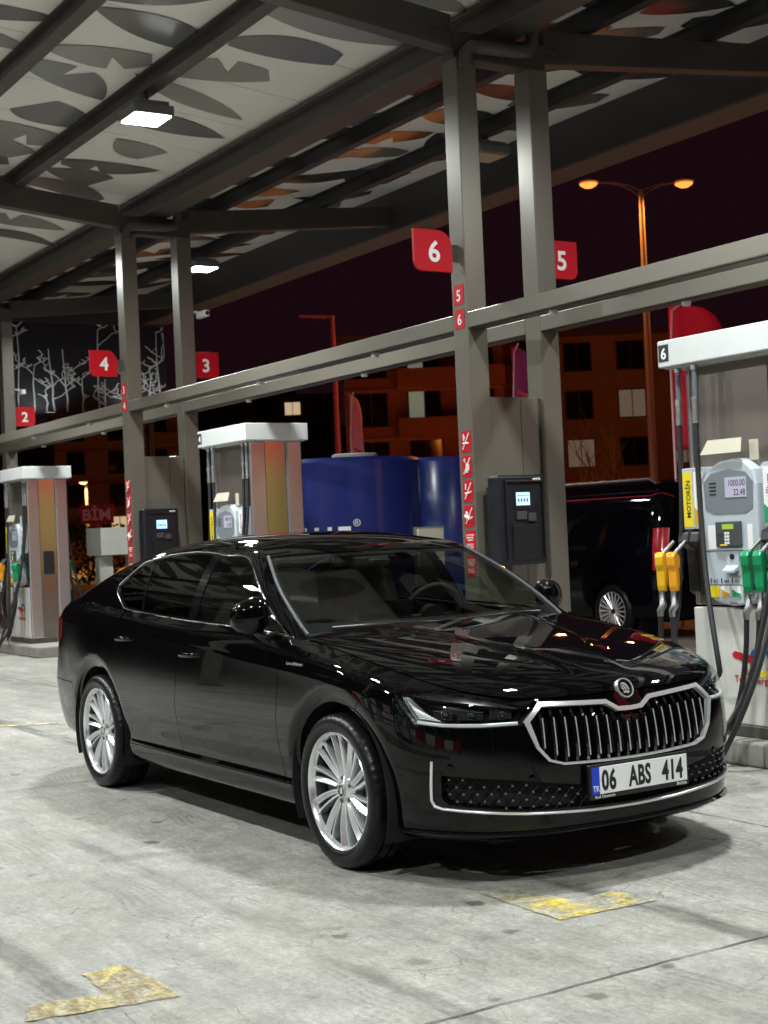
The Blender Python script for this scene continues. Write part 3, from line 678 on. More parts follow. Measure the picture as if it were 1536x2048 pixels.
def arcf(a0, a1, n=24): return [((AR - .030 * min(1, max(0, (66 - q) / 66))) * math.cos(math.radians(q)), WZ + (AR - .030 * min(1, max(0, (66 - q) / 66))) * math.sin(math.radians(q))) for q in [a0 + (a1 - a0) * i / n for i in range(n + 1)]]
def xz(pts, sg=1): return [(sg * s_of_x(x), z) for x, z in pts]
def on(s, z, off=0.0): return Vector(P_arr(np.array([s]), np.array([z]), off)[0])

car = root('saloon_car', (-1.5, 0, 0), 'glossy black saloon car with chrome grille, front and centre by pump six', 'car')
GAP = .0022
# ---- outlines shared by both sides
def sides():
    for sg in (-1, 1): yield sg
topline = lambda x0, x1, n: [(x, float(zb(x))) for x in np.linspace(x0, x1, n)]
HTIP = (.425, .783); FG1 = (.24, .755); A68 = 66
HL_B = [(.53, .652), (.76, .648), (.985, .664)]        # (s,z) lower edge of the headlamp
HL_T = [(.470, .714), (.60, .752), (.75, .777), (.90, .797)]
sTIP = s_of_x(HTIP[0])
for sg in sides():
    door_f = [(-.447, 1.0), (-.485, .86), (-.515, .62), (-.522, .308)] + [(-1.662, .308), (-1.655, .60), (-1.605, .86), (-1.50, 1.022)] + topline(-1.48, -.47, 12)[0:]
    o = panel('door', surfP, xz(door_f, sg), PAINT, car)
    if sg < 0: o['label'] = 'front passenger side door nearest the camera'
    ag = [p for p in arc(WX[1], AR, -2.5, 57, 16)]
    door_r = [(-1.50, 1.022), (-1.605, .86), (-1.655, .60), (-1.662, .308)] + [(-2.452, .308)] + ag + [(-2.585, .80), (-2.52, .93), (-2.44, 1.0)] + topline(-2.42, -1.52, 10)
    panel('door', surfP, xz(door_r, sg), PAINT, car)
    fen = [(-.447, 1.0)] + topline(-.43, .50, 16) ; fs = xz(fen, sg)
    fs += [(sg * s, z8(s)) for s in (1.0, .93, .86, .80)] + [(sg * s, z) for s, z in [(.80, .786)] + HL_T[3:]] + [(sg * sTIP, HTIP[1])]
    fs += xz([FG1] + arc(0, AR, A68, 182, 30) + [(-.40, .308), (-.522, .308), (-.515, .62), (-.485, .86)], sg)
    panel('fender', surfP, fs, PAINT, car)
    q = [(-2.44, 1.0), (-2.52, .93), (-2.585, .80)] + arc(WX[1], AR, 57, 158, 26) + [(-3.30, .60), (-3.60, .60)]
    qs = xz(q, sg) + [(sg * ST[15], .60), (sg * ST[15], .80), (sg * (ST[14] - .02), .86), (sg * (ST[14] - .03), .99), (sg * ST[15], .995), (sg * ST[15], z8(ST[15]))] + xz(topline(-3.7, -2.46, 14), sg)
    panel('rear_quarter_panel', surfP, qs, PAINT, car)
    panel('sill', surfP, xz([(-.40, .205), (-.40, .308), (-2.44, .308), (-2.44, .205)], sg), PAINT, car)
    panel('tail_light', surfP, [(sg * (ST[14] - .02), .86), (sg * (ST[14] - .03), .99), (sg * (ST[17]), .99), (sg * ST[17], .88), (sg * ST[15], .80)], TAILR, car, off=.004)
    # chrome-edged black lower lip of the sill
    # ---- side glass and pillars on the greenhouse surface
    G = surfG(sg)
    up = lambda x: float(rz(x) - ra(x))
    lowl = lambda x: float(zb(x)) + .004
    ft = [(-.60, float(zb(-.60)) + .012), (-.545, float(zb(-.545)) + .014)] + [(x, up(x) - .016) for x in np.linspace(-.66, -1.50, 16)] + [(-1.535, up(-1.53) - .016), (-1.485, lowl(-1.48) + .012)] + [(x, lowl(x) + .012) for x in np.linspace(-1.4, -.65, 8)]
    panel('front_door_glass', G, ft, SDG, car, inset=0, skirt=0, off=-.006)
    rt = [(-1.585, lowl(-1.58) + .012), (-1.625, up(-1.62) - .016)] + [(x, up(x) - .016) for x in np.linspace(-1.68, -2.27, 9)] + [(-2.30, up(-2.30) - .016), (-2.185, lowl(-2.18) + .012)] + [(x, lowl(x) + .012) for x in np.linspace(-2.1, -1.65, 5)]
    panel('rear_door_glass', G, rt, PRG, car, inset=0, skirt=0, off=-.006)
    qt = [(-2.215, lowl(-2.2) + .014), (-2.33, up(-2.33) - .016), (-2.45, up(-2.45) - .018), (-2.62, 1.20), (-2.60, 1.165), (-2.46, 1.088), (-2.36, lowl(-2.36) + .016)]
    panel('quarter_glass', G, qt, PRG, car, inset=0, skirt=0, off=-.006)
    # gloss black frame behind the glass edges (pillar covers)
    dlo = [(-.50, lowl(-.50))] + [(x, up(x)) for x in np.linspace(-.54, -2.44, 30)] + [(-2.655, 1.205), (-2.64, 1.165), (-2.475, 1.078)] + [(x, lowl(x)) for x in np.linspace(-2.36, -.56, 24)]
    panel('window_frame', G, dlo, GLOSSB, car, holes=[ft, rt, qt], inset=0, skirt=.01, off=-.003)
    # chrome surround
    loop = [Vector(G(np.array([a]), np.array([b]), .002)[0]) for a, b in densify(dlo, .03)]
    MB().tube(loop, .0042, 6, closed=True).build('window_trim', CHROME, car, smooth=60)
    # C pillar
    cp = [(-2.50, float(zb(-2.50)) + .001)] + [(x, float(zb(x)) + .001) for x in np.linspace(-2.6, -3.74, 14)] + [(x, up(x)) for x in np.linspace(-3.74, -2.46, 16)] + [(-2.665, 1.208), (-2.65, 1.160), (-2.485, 1.074)]
    panel('rear_pillar', G, cp, PAINT, car, inset=0, skirt=0)
    # roof rail from the windscreen base to the tail
    mb = MB(); vs = []; nx = len(RXS); nt_ = 9
    for x in RXS:
        y_, z_ = float(ry(x)), float(rz(x)); a = float(ra(x)); b = RB
        p0 = Vector((x, float(G_y(x, z_ - a)), z_ - a)); K = Vector((x, y_, z_)); p3 = Vector((x, y_ - b, float(T2(x, y_ - b))))
        for k in range(nt_):
            t = k / (nt_ - 1); v = p0 * (1 - t) ** 2 + K * (2 * t * (1 - t)) + p3 * t * t; vs.append((v.x, v.y * sg, v.z))
    fsx = [(i * nt_ + k, i * nt_ + k + 1, (i + 1) * nt_ + k + 1, (i + 1) * nt_ + k) for i in range(nx - 1) for k in range(nt_ - 1)]
    mb.add(vs, fsx); mb.build('roof_rail', PAINT, car, smooth=60)
    # grey plastic edge where the windscreen pillar meets the glass
    pe = [Vector((x, sg * (float(ry(x)) - RB - .004), float(T2(x, float(ry(x)) - RB - .004)) + .004)) for x in np.linspace(-.46, -1.10, 16)]
    MB().tube(pe, .009, 6).build('pillar_trim', TRIMG, car, smooth=60)

# ---- bonnet, roof, glass of the top surface
sh = [s for s in np.linspace(-ST[7] - .50, ST[7] + .50, 90)]
hood_front = [tuple(P_arr(np.array([s]), np.array([z8(s)]))[0][:2]) for s in sh if PX(abs(s)) > -.44]
xr_h = [(-.43 + .13 * (1 - (y / .80) ** 2), y) for y in np.linspace(.78, -.78, 24)]
panel('bonnet', surfH, hood_front + xr_h, PAINT, car, step=.03, inset=.003)
def topedge(x, d=RB): return float(ry(x)) - d
wl = [(x, topedge(x) - .001) for x in np.linspace(-.475, -1.085, 18)]
ws = [(x, y) for x, y in wl] + [(-1.075 - .02 * (y / .6) ** 2, y) for y in np.linspace(.55, -.55, 14)] + [(x, -y) for x, y in wl[::-1]] + [(-.475 + .085 * (1 - (y / .72) ** 2), y) for y in np.linspace(-.66, .66, 16)]
fr = [(x, y - .035) for x, y in wl[2:]]
wsin = [(x, y) for x, y in fr] + [(-1.045 - .02 * (y / .6) ** 2, y) for y in np.linspace(.50, -.50, 14)] + [(x, -y) for x, y in fr[::-1]] + [(-.545 + .075 * (1 - (y / .72) ** 2), y) for y in np.linspace(-.62, .62, 16)]
panel('windscreen', surfT, ws, WSG, car, inset=0, skirt=0)
panel('windscreen_border', surfT, ws, mat('frit', (.006, .006, .006), .3), car, holes=[wsin], inset=.001, skirt=0, off=-.004)
rl = [(x, topedge(x) + .001) for x in np.linspace(-1.09, -2.42, 26)]
panel('roof', surfT, rl + [(-2.42, y) for y in np.linspace(topedge(-2.42) - .05, -topedge(-2.42) + .05, 14)] + [(x, -y) for x, y in rl[::-1]] + [(-1.083 - .02 * (y / .6) ** 2, y) for y in np.linspace(-.55, .55, 14)], PAINT, car, step=.04)
bl = [(x, topedge(x) - .012) for x in np.linspace(-2.43, -3.38, 16)]
panel('rear_window', surfT, bl + [(x, -y) for x, y in bl[::-1]], PRG, car, step=.05, inset=.002, skirt=0)
tl = [(x, topedge(x) + .001) for x in np.linspace(-3.385, -3.79, 8)]
panel('boot_lid', surfT, tl + [(-3.88, y) for y in np.linspace(.45, -.45, 8)] + [(x, -y) for x, y in tl[::-1]], PAINT, car, step=.05)
panel('boot_lid', surfP, [(s, .62) for s in np.linspace(ST[15], ST[18], 8)] + [(s, z8(s)) for s in np.linspace(ST[18], ST[15], 8)], PAINT, car, step=.05)
panel('boot_lid', surfP, [(-s, .62) for s in np.linspace(ST[15], ST[18], 8)] + [(-s, z8(s)) for s in np.linspace(ST[18], ST[15], 8)], PAINT, car, step=.05)

# ---- front bumper cover with openings
def symm(h): return h + [(-a, b) for a, b in h[::-1]]
GR_O = symm([(0, .6865), (.062, .6895), (.118, .7225), (.445, .7385), (.520, .668), (.475, .560), (.425, .505), (.36, .486), (.18, .4795), (0, .477)])
GR_I = symm([(0, .6710), (.066, .6740), (.122, .7070), (.434, .7235), (.496, .666), (.463, .564), (.418, .511), (.355, .4925), (.18, .4863), (0, .4838)])
IN_O = symm([(0, .300), (.53, .318), (.845, .348), (.872, .372), (.868, .462), (.80, .458), (.58, .440), (.30, .398), (0, .392)])
half = [(s, z8(s)) for s in np.linspace(0, .455, 12)] + HL_T[:1] + HL_B + [(sTIP, HTIP[1])] + [(s_of_x(a), b) for a, b in [FG1] + arcf(A68, -19, 24)] + [(s_of_x(.37), .207), (1.0, .207), (.5, .207), (0, .207)]
panel('front_bumper', surfP, symm(half)[:], PAINT, car, holes=[GR_O, IN_O], step=.026, skirt=.03)
for sg in (-1, 1):
    rb = [(s_of_x(x), z) for x, z in arc(WX[1], AR, 158, 194, 10)] + [(s_of_x(-3.3), .26), (ST[15], .27), (ST[17], .27), (ST[18], .27), (ST[18], .60), (ST[16], .60), (ST[14], .60), (s_of_x(-3.30), .60)]
    panel('rear_bumper', surfP, [(sg * a, b) for a, b in rb], PAINT, car, step=.04)
# grille frame: a proud silver band between two outlines
panel('grille_frame', surfP, GR_O, SATIN, car, holes=[GR_I], inset=-.001, step=.02, skirt=.02, off=.006)
panel('grille_backing', surfP, GR_O, mat('grille_black', (.004, .004, .004), .5), car, inset=.004, skirt=0, off=-.065)
def span(poly, s):
    zz = []; n = len(poly)
    for i in range(n):
        a, b = poly[i], poly[(i + 1) % n]
        if (a[0] - s) * (b[0] - s) < 0: zz.append(a[1] + (b[1] - a[1]) * (s - a[0]) / (b[0] - a[0]))
    return min(zz), max(zz)
for k in range(18):
    s = -.437 + k * .8740 / 17 + 1e-4; zl, zh = span(GR_I, s); zl -= .004; zh += .004
    prof = []; zz = np.linspace(zl, zh, 10)
    mb = MB(); vs = []
    for z in zz:
        t = (z - (zh - .058)) / .058; back = .030 * max(0, t) ** 1.3; tb = (zl + .03 - z) / .03; back += .012 * max(0, tb)
        for du_, of in ((-.0085, -.052), (-.0075, -.010 - back), (0, -.001 - back), (.0075, -.010 - back), (.0085, -.052)): vs.append(on(s + du_, z, of))
    n5 = 5; fs5 = [(i * n5 + j, i * n5 + j + 1, (i + 1) * n5 + j + 1, (i + 1) * n5 + j) for i in range(9) for j in range(4)]
    sl = mb.add(vs, fs5).build('grille_slat', GLOSSB, car, smooth=35)
    tr = [on(s, z, .0012) for z in np.linspace(zl + .028, zh - .050, 8)]
    MB().tube(tr, .0027, 6).build('slat_trim', SATIN, sl, smooth=60)
panel('radar_cover', surfP, [(-.105, .505), (-.105, .648), (.105, .648), (.105, .505)], GLOSSB, car, inset=0, off=-.022, skirt=.02)
# lower intake
panel('intake_backing', surfP, IN_O, VOIDM, car, inset=.004, skirt=0, off=-.045)
mb = MB(); st = MB(); IH = [(a, b) for a, b in IN_O]
def inI(s, z): return bool(inpoly(np.array([s]), np.array([z]), IH)[0])
pw, ph = .058, .034
for i in range(-17, 18):
    for j in range(0, 6):
        s0 = i * pw + (pw / 2 if j % 2 else 0); z0 = .300 + j * ph * .86
        for dx in (-pw / 2, pw / 2):
            a = (s0, z0); b = (s0 + dx, z0 + ph * .86)
            if inI(*a) or inI(*b): mb.tube([on(a[0], a[1], -.018), on((a[0] + b[0]) / 2, (a[1] + b[1]) / 2, -.012), on(b[0], b[1], -.018)], .0019, 5)
        if inI(s0, z0) and abs(s0) > .27 and inI(s0, z0 + .008): st.cyl(on(s0, z0 - .001, -.016), on(s0, z0 - .001, -.006), .0055, 6, .003)
tag(mb.build('intake_mesh', mat('mesh_dark', (.006, .006, .007), .55, spec=.2), car, smooth=50), kind='stuff'); tag(st.build('mesh_stud', mat('stud_silver', (.30, .31, .34), .4, .8), car), kind='stuff')
tp = [(-.905, .520), (-.915, .42), (-.918, .362), (-.905, .338), (-.872, .329), (-.53, .304), (-.25, .289), (0, .285)]
tp = tp + [(-a, b) for a, b in tp[-2::-1]]
path = [on(a, b, .006) for a, b in [(tp[i][0] + (tp[i + 1][0] - tp[i][0]) * t, tp[i][1] + (tp[i + 1][1] - tp[i][1]) * t) for i in range(len(tp) - 1) for t in (0, .25, .5, .75)] + [tp[-1]]]
MB().tube(path, .0062, 8).build('bumper_trim', SATIN, car, smooth=60)
# splitter blade under the bumper
sb = MB(); ss = np.linspace(-1.10, 1.10, 70); vs = []
for s in ss:
    for z, of in ((.205, .004), (.232, .016), (.222, .034), (.200, .030), (.192, -.05)): vs.append(on(s, z, of - .012) if z > .2 else on(s, .205, of - .012) - Vector((0, 0, .205 - z)))
sb.add(vs, [(i * 5 + j, i * 5 + (j + 1) % 5, (i + 1) * 5 + (j + 1) % 5, (i + 1) * 5 + j) for i in range(69) for j in range(5)]); sb.build('front_splitter', GLOSSB, car, smooth=40)
# sensors on the bumper
for sg in (-1, 1):
    for s, z in ((.50, .445), (.83, .50)):
        c = on(sg * s, z, .001); n = (on(sg * s, z, .02) - c).normalized(); MB().lathe([(.0, .0015), (.010, .0018), (.0115, .0005), (.013, .0018), (.014, -.004)], c, n, 24).build('parking_sensor', PAINT, car, smooth=50)
# headlamps
for sg in (-1, 1):
    hp = [(sg * s, z) for s, z in HL_T + [(sTIP, HTIP[1])] + HL_B[::-1]]
    hl = panel('headlight', surfP, hp, HLG, car, inset=.001, skirt=0, off=.002)
    panel('lamp_housing', surfP, hp, mat('housing_black', (.008, .008, .009), .25), hl, inset=.001, skirt=0, off=-.075)
    hw = densify(offset_poly(dedupe([(a, b) for a, b in hp]), .001), .03); mb = MB(); vs = []
    for a, b in hw: vs += [on(a, b, .0), on(a, b, -.075)]
    n = len(hw); mb.add(vs, [(2 * i, 2 * ((i + 1) % n), 2 * ((i + 1) % n) + 1, 2 * i + 1) for i in range(n)]); mb.build('lamp_bezel', LENSD, hl)
    panel('lamp_brow', surfP, [(sg * a, b) for a, b in [(.478, .711), (.60, .746), (.75, .771), (.90, .790), (1.06, .778), (.93, .760), (.76, .745), (.60, .724)]], MATS['housing_black'], hl, inset=0, skirt=.02, off=-.020)
    for a0, a1 in ((.56, .66), (.69, .80), (.83, .915)):
        md = panel('lamp_module', surfP, [(sg * a0, .676), (sg * a0, .706), (sg * a1, .716), (sg * a1, .678)], LENSD, hl, inset=0, skirt=.03, off=-.045)
        MB().tube([on(sg * a0, .706, -.040), on(sg * a1, .716, -.040), on(sg * a1, .678, -.040)], .0022, 5).build('module_edge', mat('dark_chrome', (.22, .23, .25), .2, .9), md)
    for s, z, r in ((.61, .692, .0145), (.745, .697, .0155), (.87, .70, .0155)):
        c = on(sg * s, z, -.052); nn = Vector((1, -.0 + sg * .25, 0)).normalized()
        MB().box(-.037, .037, -.004, .010, -.030, .030)
        lm = MB().lathe([(0, .034), (r * .55, .030), (r * .9, .016), (r, 0), (r * 1.12, .012), (r * 1.25, .010), (r * 1.3, -.02)], c, nn, 20).build('lamp_projector', LENSD, hl, smooth=50)
        MB().lathe([(r * 1.12, .0135), (r * 1.22, .0135), (r * 1.22, .010), (r * 1.12, .010)], c, nn, 24, close=True).build('lamp_ring', mat('dark_chrome', (.10, .105, .12), .15, 1.0), lm, smooth=50)
    # daytime light blade along the lower edge and the ribbed corner reflector
    bl_ = [(.545, .662), (.70, .659), (.86, .661), (.975, .672)]
    MB().tube([on(sg * s, z, -.010) for s, z in [(bl_[i][0] + (bl_[i + 1][0] - bl_[i][0]) * t, bl_[i][1] + (bl_[i + 1][1] - bl_[i][1]) * t) for i in range(3) for t in (0, .5)] + [bl_[-1]]], .0082, 6).build('light_blade', REFL, hl, smooth=60)
    for q in range(11):
        t = q / 10; s0 = .968 + .072 * t * .9; zt = .690 + .074 * t; zl_ = .668 + .06 * t
        MB().tube([on(sg * s0, zt, -.008), on(sg * (s0 - .085 * (1 - t) - .008), zl_ - .002 + .012, -.020)], .0022, 5).build('reflector_rib', REFL, hl)
    crn = [(1.085, .778), (.988, .672), (.85, .668), (.92, .694), (1.03, .764)]
    panel('corner_reflector', surfP, [(sg * a, b) for a, b in crn], mat('corner_silver', (.34, .36, .38), .25, .75), hl, inset=0, skirt=0, off=-.026)

# ---- number plate and badges
NPF = mat('plate_frame', (.008, .008, .009), .35); PLW = mat('plate_white', (.80, .81, .82), .45); PLB = mat('plate_blue', (.01, .05, .55), .4); PLT = mat('plate_text', (.01, .01, .01), .45)
px_ = .9405
pl = MB().box(px_ - .016, px_ + .004, -.268, .268, .334, .473).build('number_plate', NPF, car, bevel=.003)
MB().box(px_ + .003, px_ + .0065, -.218, .258, .354, .463).build('plate_face', PLW, pl, bevel=.0012)
MB().box(px_ + .003, px_ + .0066, -.258, -.2182, .354, .463).build('plate_band', PLB, pl, bevel=.001)
EX = (0, 1, 0); EZ = (0, 0, 1)
def ptxt(b, y, z, size, m, sx, bold=0, al='LEFT', d=.0016, sp=1.0): return text(b, (px_ + .0068, y, z), EX, EZ, size, m, 'plate_lettering', pl, al, bold, sx, d, space=sp)
ptxt('06', -.208, .3695, .112, PLT, .66, .034, sp=1.06); ptxt('ABS', -.062, .3695, .112, PLT, .60, .034, sp=1.06); ptxt('414', .118, .3695, .112, PLT, .66, .034, sp=1.06)
ptxt('TR', -.2385, .3665, .034, PLW, .80, .008, 'CENTER', .001)
text('And Otomotiv', (px_ + .0045, -.245, .338, ), EX, EZ, .018, PLW, 'plate_lettering', pl, depth=.0006)
text('ŠKODA', (px_ + .0045, .256, .338), EX, EZ, .0155, PLW, 'plate_lettering', pl, 'RIGHT', .02, 1.1, depth=.0006)
# round badge on the bonnet nose
bc = Vector((.868, 0, float(T_hood(.868, 0)))); e = .012
bt = (Vector((.868 - e, 0, float(T_hood(.868 - e, 0)))) - Vector((.868 + e, 0, float(T_hood(.868 + e, 0))))).normalized(); bn = Vector((0, 1, 0)).cross(bt) * -1
if bn.x < 0: bn = -bn
bn = (bn + Vector((.5, 0, -.12))).normalized(); bt = Vector((0, 1, 0)).cross(bn).normalized()
if bt.z < 0: bt = -bt
badge = MB().lathe([(0, .008), (.036, .008), (.040, .006), (.040, -.02)], bc, bn, 48).build('badge', GLOSSB, car, smooth=50)
MB().lathe([(.0365, .0082), (.0375, .0108), (.0425, .0108), (.0435, .006), (.0435, -.018)], bc, bn, 48).build('badge_ring', mat('badge_silver', (.80, .82, .84), .25, .8), badge, smooth=50)
BS = MATS['badge_silver']
def bpoly(pts): MB().prism([(a * .033, b * .033) for a, b in pts], bc + bn * .0079, Vector((0, 1, 0)), bt, bn, .0022).build('badge_emblem', BS, badge)
bpoly([(-.62, -.62), (-.10, -.30), (.30, -.36), (.62, -.60), (.36, -.66), (.22, -.82), (-.02, -.66), (-.30, -.70)])           # arrow with its head
bpoly([(-.70, .52), (-.30, .74), (.10, .66), (.40, .34), (.56, -.04), (.60, -.30), (.30, -.28), (.22, .06), (.02, .32), (-.30, .44)])
bpoly([(-.76, .30), (-.34, .34), (-.04, .18), (.12, -.06), (.16, -.24), (-.08, -.20), (-.22, .02), (-.48, .16)])
bpoly([(-.78, .06), (-.50, .06), (-.28, -.08), (-.18, -.24), (-.40, -.36), (-.52, -.16)])
# script on the front wing
c0 = on(-s_of_x(-.30), .862, .001); text('Laurin & Klement', c0 - Vector((.12, 0, 0)) + Vector((0, -.001, 0)), (1, 0, 0), EZ, .021, CHROME, 'wing_script', car, depth=.002, shear=.3)

# ---- mirrors
for sg in (-1, 1):
    mb = MB(); vs = []; NU, NV = 20, 12; mx_ = -.64 if sg < 0 else -.80; c = Vector((mx_, sg * .957, 1.082 if sg < 0 else 1.065))
    for i in range(NU):
        a = 2 * PI * i / NU
        for j in range(NV + 1):
            t = -PI / 2 + PI * j / NV
            ca, sa = math.cos(a), math.sin(a); sp_ = lambda v, p: math.copysign(abs(v) ** p, v)
            ex_ = sp_(math.cos(t), .75)
            x = .066 * sp_(ca, .8) * ex_; z = .086 * sp_(sa, .82) * ex_; y = .088 * sp_(math.sin(t), .82)
            if x < -.03: x = -.03 + (x + .03) * .25
            taper = 1 - .16 * (y / .088) ; z = z * taper - .008 * (y / .088); x = x * (1 - .18 * (y / .088)) - .03 * max(0, y / .088)
            vs.append(c + Vector((x, sg * y, z)))
    fs = [(i * (NV + 1) + j, i * (NV + 1) + j + 1, ((i + 1) % NU) * (NV + 1) + j + 1, ((i + 1) % NU) * (NV + 1) + j) for i in range(NU) for j in range(NV)]
    mir = mb.add(vs, fs).build('door_mirror', PAINT, car, smooth=60)
    MB().box(mx_ - .0425, mx_ - .0395, min(sg * .895, sg * 1.02), max(sg * .895, sg * 1.02), 1.030, 1.135).build('mirror_glass', CHROME, mir, bevel=.001)
    k = [Vector((mx_ + .01, sg * .945, 1.025)), Vector((mx_ + .015, sg * .925, .995)), Vector((mx_ + .03, sg * .885, .985)), Vector((mx_ + .035, sg * .84, .985))]
    MB().tube(k, [.026, .020, .017, .020], 10).build('mirror_foot', GLOSSB, mir, smooth=60)
# ---- door handles, seams
for sg in (-1, 1):
    for x, z in ((-1.47, .856), (-2.36, .905)):
        pts = [on(sg * s_of_x(x + t * .20 - .10), z + .004 * t, .001 + .020 * math.sin(PI * min(1, max(0, t))) ** .6) for t in np.linspace(0, 1, 12)]
        MB().tube(pts, [.006] + [.0135] * 10 + [.006], 10).build('door_handle', PAINT, car, smooth=60)
        c = on(sg * s_of_x(x), z, .0005); n_ = (on(sg * s_of_x(x), z, .02) - c).normalized()
# ---- wipers and cowl
cw = MB(); vs = []
for y in np.linspace(-.76, .76, 30):
    xa = -.43 + .13 * (1 - (y / .80) ** 2) + .004; xb = -.475 + .085 * (1 - (y / .72) ** 2) - .01
    vs += [(xa, y, float(T_hood(xa, y)) - .022), (xb, y, float(T2(xb, y)) - .010)]
cw.add(vs, [(2 * i, 2 * i + 1, 2 * i + 3, 2 * i + 2) for i in range(29)]); cw.build('cowl', CARIN, car)
for y0, y1 in ((-.62, -.02), (.02, .62)):
    pts = [Vector((-.445 - .012 * math.sin(PI * t) + .04 * (1 - abs(2 * (y0 + (y1 - y0) * t)) ** 2), y0 + (y1 - y0) * t, 0)) for t in np.linspace(0, 1, 9)]
    for p in pts: p.z = float(T2(p.x, p.y)) + .012
    MB().tube(pts, .007, 6).build('wiper', BLK, car, smooth=60)
# ---- inner shell: floor, wheel wells, dark lining behind the panel gaps
MB().box(-3.75, .70, -.58, .58, .17, .62).build('underbody', VOIDM, car)
lin = MB(); vs = []; s_ = np.linspace(-SMAX, SMAX, 260); z_ = np.linspace(.24, .93, 14)
for s in s_:
    zz = np.minimum(z_, z8(s) - .05); pp = P_arr(np.full(14, s), zz, -.05); vs += [tuple(q) for q in pp]
fs = []
for i in range(259):
    for j in range(13):
        q = vs[i * 14 + j]; r_ = min(math.hypot(q[0] - w, q[2] - WZ) for w in WX)
        if r_ > AR + .05 and abs(s_[i]) > 1.12: fs.append((i * 14 + j, i * 14 + j + 1, (i + 1) * 14 + j + 1, (i + 1) * 14 + j))
lin.add(vs, fs).build('body_lining', VOIDM, car)
for w in WX:
    for sg in (-1, 1):
        m_ = MB(); n = 28; vs = []
        for i in range(n + 1):
            a = math.radians(-25 + 230 * i / n); 
            for y in (.58, .895): vs.append((w + (AR + .022) * math.cos(a), sg * y, WZ + (AR + .022) * math.sin(a)))
        m_.add(vs, [(2 * i, 2 * i + 1, 2 * i + 3, 2 * i + 2) for i in range(n)]).build('wheel_arch_liner', VOIDM, car, smooth=60)
# ---- cabin
cb = MB().box(-3.3, -.45, -.74, .74, .62, .68).build('cabin_floor', CARIN, car)
das = MB(); vs = []
for y in np.linspace(-.72, .72, 14):
    for x, z in ((-.50, .93), (-.62, .965), (-.80, .985), (-.95, .965), (-1.02, .90), (-1.0, .70)): vs.append((x + (.10 if x > -.6 else 0) * (1 - (y / .72) ** 2) * .5, y, z - .015 * (y / .72) ** 2 + (.02 * math.exp(-((y - .36) / .2) ** 2) if x < -.7 else 0)))
das.add(vs, [(i * 6 + j, i * 6 + j + 1, (i + 1) * 6 + j + 1, (i + 1) * 6 + j) for i in range(13) for j in range(5)]).build('dashboard', CARIN, car, smooth=50)
MB().box(-.985, -.965, -.16, .16, .965, 1.09).build('dash_screen', GLOSSB, car, bevel=.004)
sw = Vector((-1.10, .36, .985)); ax = Vector((-.90, 0, .42)).normalized(); xx = Vector((0, 1, 0)); yy = ax.cross(xx)
ring = [sw + xx * (.185 * math.cos(a)) + yy * (.185 * math.sin(a)) for a in np.linspace(0, 2 * PI, 40, endpoint=False)]
stw = MB().tube(ring, .016, 8, closed=True).build('steering_wheel', CARIN, car, smooth=60)
MB().lathe([(0, .03), (.06, .025), (.07, -.02), (0, -.02)], sw, ax, 20).cyl(sw - xx * .18, sw + xx * .18, .014, 8).cyl(sw, sw - yy * .17 if yy.z > 0 else sw + yy * .17, .014, 8).build('wheel_hub', CARIN, stw, smooth=50)
def seat(x, y, w, rear=False):
    def cush(pts, w_, nm, par):
        m_ = MB(); vs = []; k = len(pts)
        for yy_, sc in ((-1, .86), (-.8, 1), (.8, 1), (1, .86)):
            cx = sum(p[0] for p in pts) / k; cz = sum(p[1] for p in pts) / k
            for px0, pz0 in pts: vs.append((x + cx + (px0 - cx) * sc, y + yy_ * w_ / 2, cz + (pz0 - cz) * sc))
        f_ = [(i * k + j, i * k + (j + 1) % k, (i + 1) * k + (j + 1) % k, (i + 1) * k + j) for i in range(3) for j in range(k)] + [tuple(range(k)), tuple(range(3 * k, 4 * k))]
        return m_.add(vs, f_).build(nm, SEATM, par, bevel=.02, smooth=60, seg=3)
    st_ = cush([(.28, .68), (.30, .80), (.24, .85), (-.20, .82), (-.25, .68)], w, 'seat', car)
    cush([(-.14, .80), (-.22, 1.02), (-.30, 1.22), (-.34, 1.25), (-.42, 1.22), (-.38, .98), (-.28, .74)], w * .94, 'backrest', st_)
    if not rear:
        cush([(-.315, 1.26), (-.335, 1.38), (-.37, 1.40), (-.41, 1.38), (-.40, 1.26)], .26, 'headrest', st_)
    else:
        for dy in (-.33, .33): y += dy; cush([(-.345, 1.25), (-.355, 1.33), (-.38, 1.345), (-.42, 1.33), (-.41, 1.25)], .24, 'headrest', st_); y -= dy
for y in (-.37, .37): seat(-1.55, y, .52)
seat(-2.45, 0, 1.24, True)
hlv = []; 
for x in np.linspace(-1.12, -2.42, 12):
    for y in np.linspace(-1, 1, 9): yy_ = y * (topedge(x) - .01); hlv.append((x, yy_, float(T2(x, yy_)) - .030))
MB().add(hlv, [(i * 9 + j, i * 9 + j + 1, (i + 1) * 9 + j + 1, (i + 1) * 9 + j) for i in range(11) for j in range(8)]).build('headliner', HEADL, car, smooth=60)
MB().box(-1.14, -1.10, -.12, .12, 1.265, 1.335).build('interior_mirror', BLK, car, bevel=.02)
MB().prism([(-.07, 0), (.07, 0), (.045, .05), (-.045, .05)], (-1.02, 0, 1.295), (0, 1, 0), (-.55, 0, .30), (.3, 0, .55), .02).build('camera_housing', BLK, car, bevel=.004)

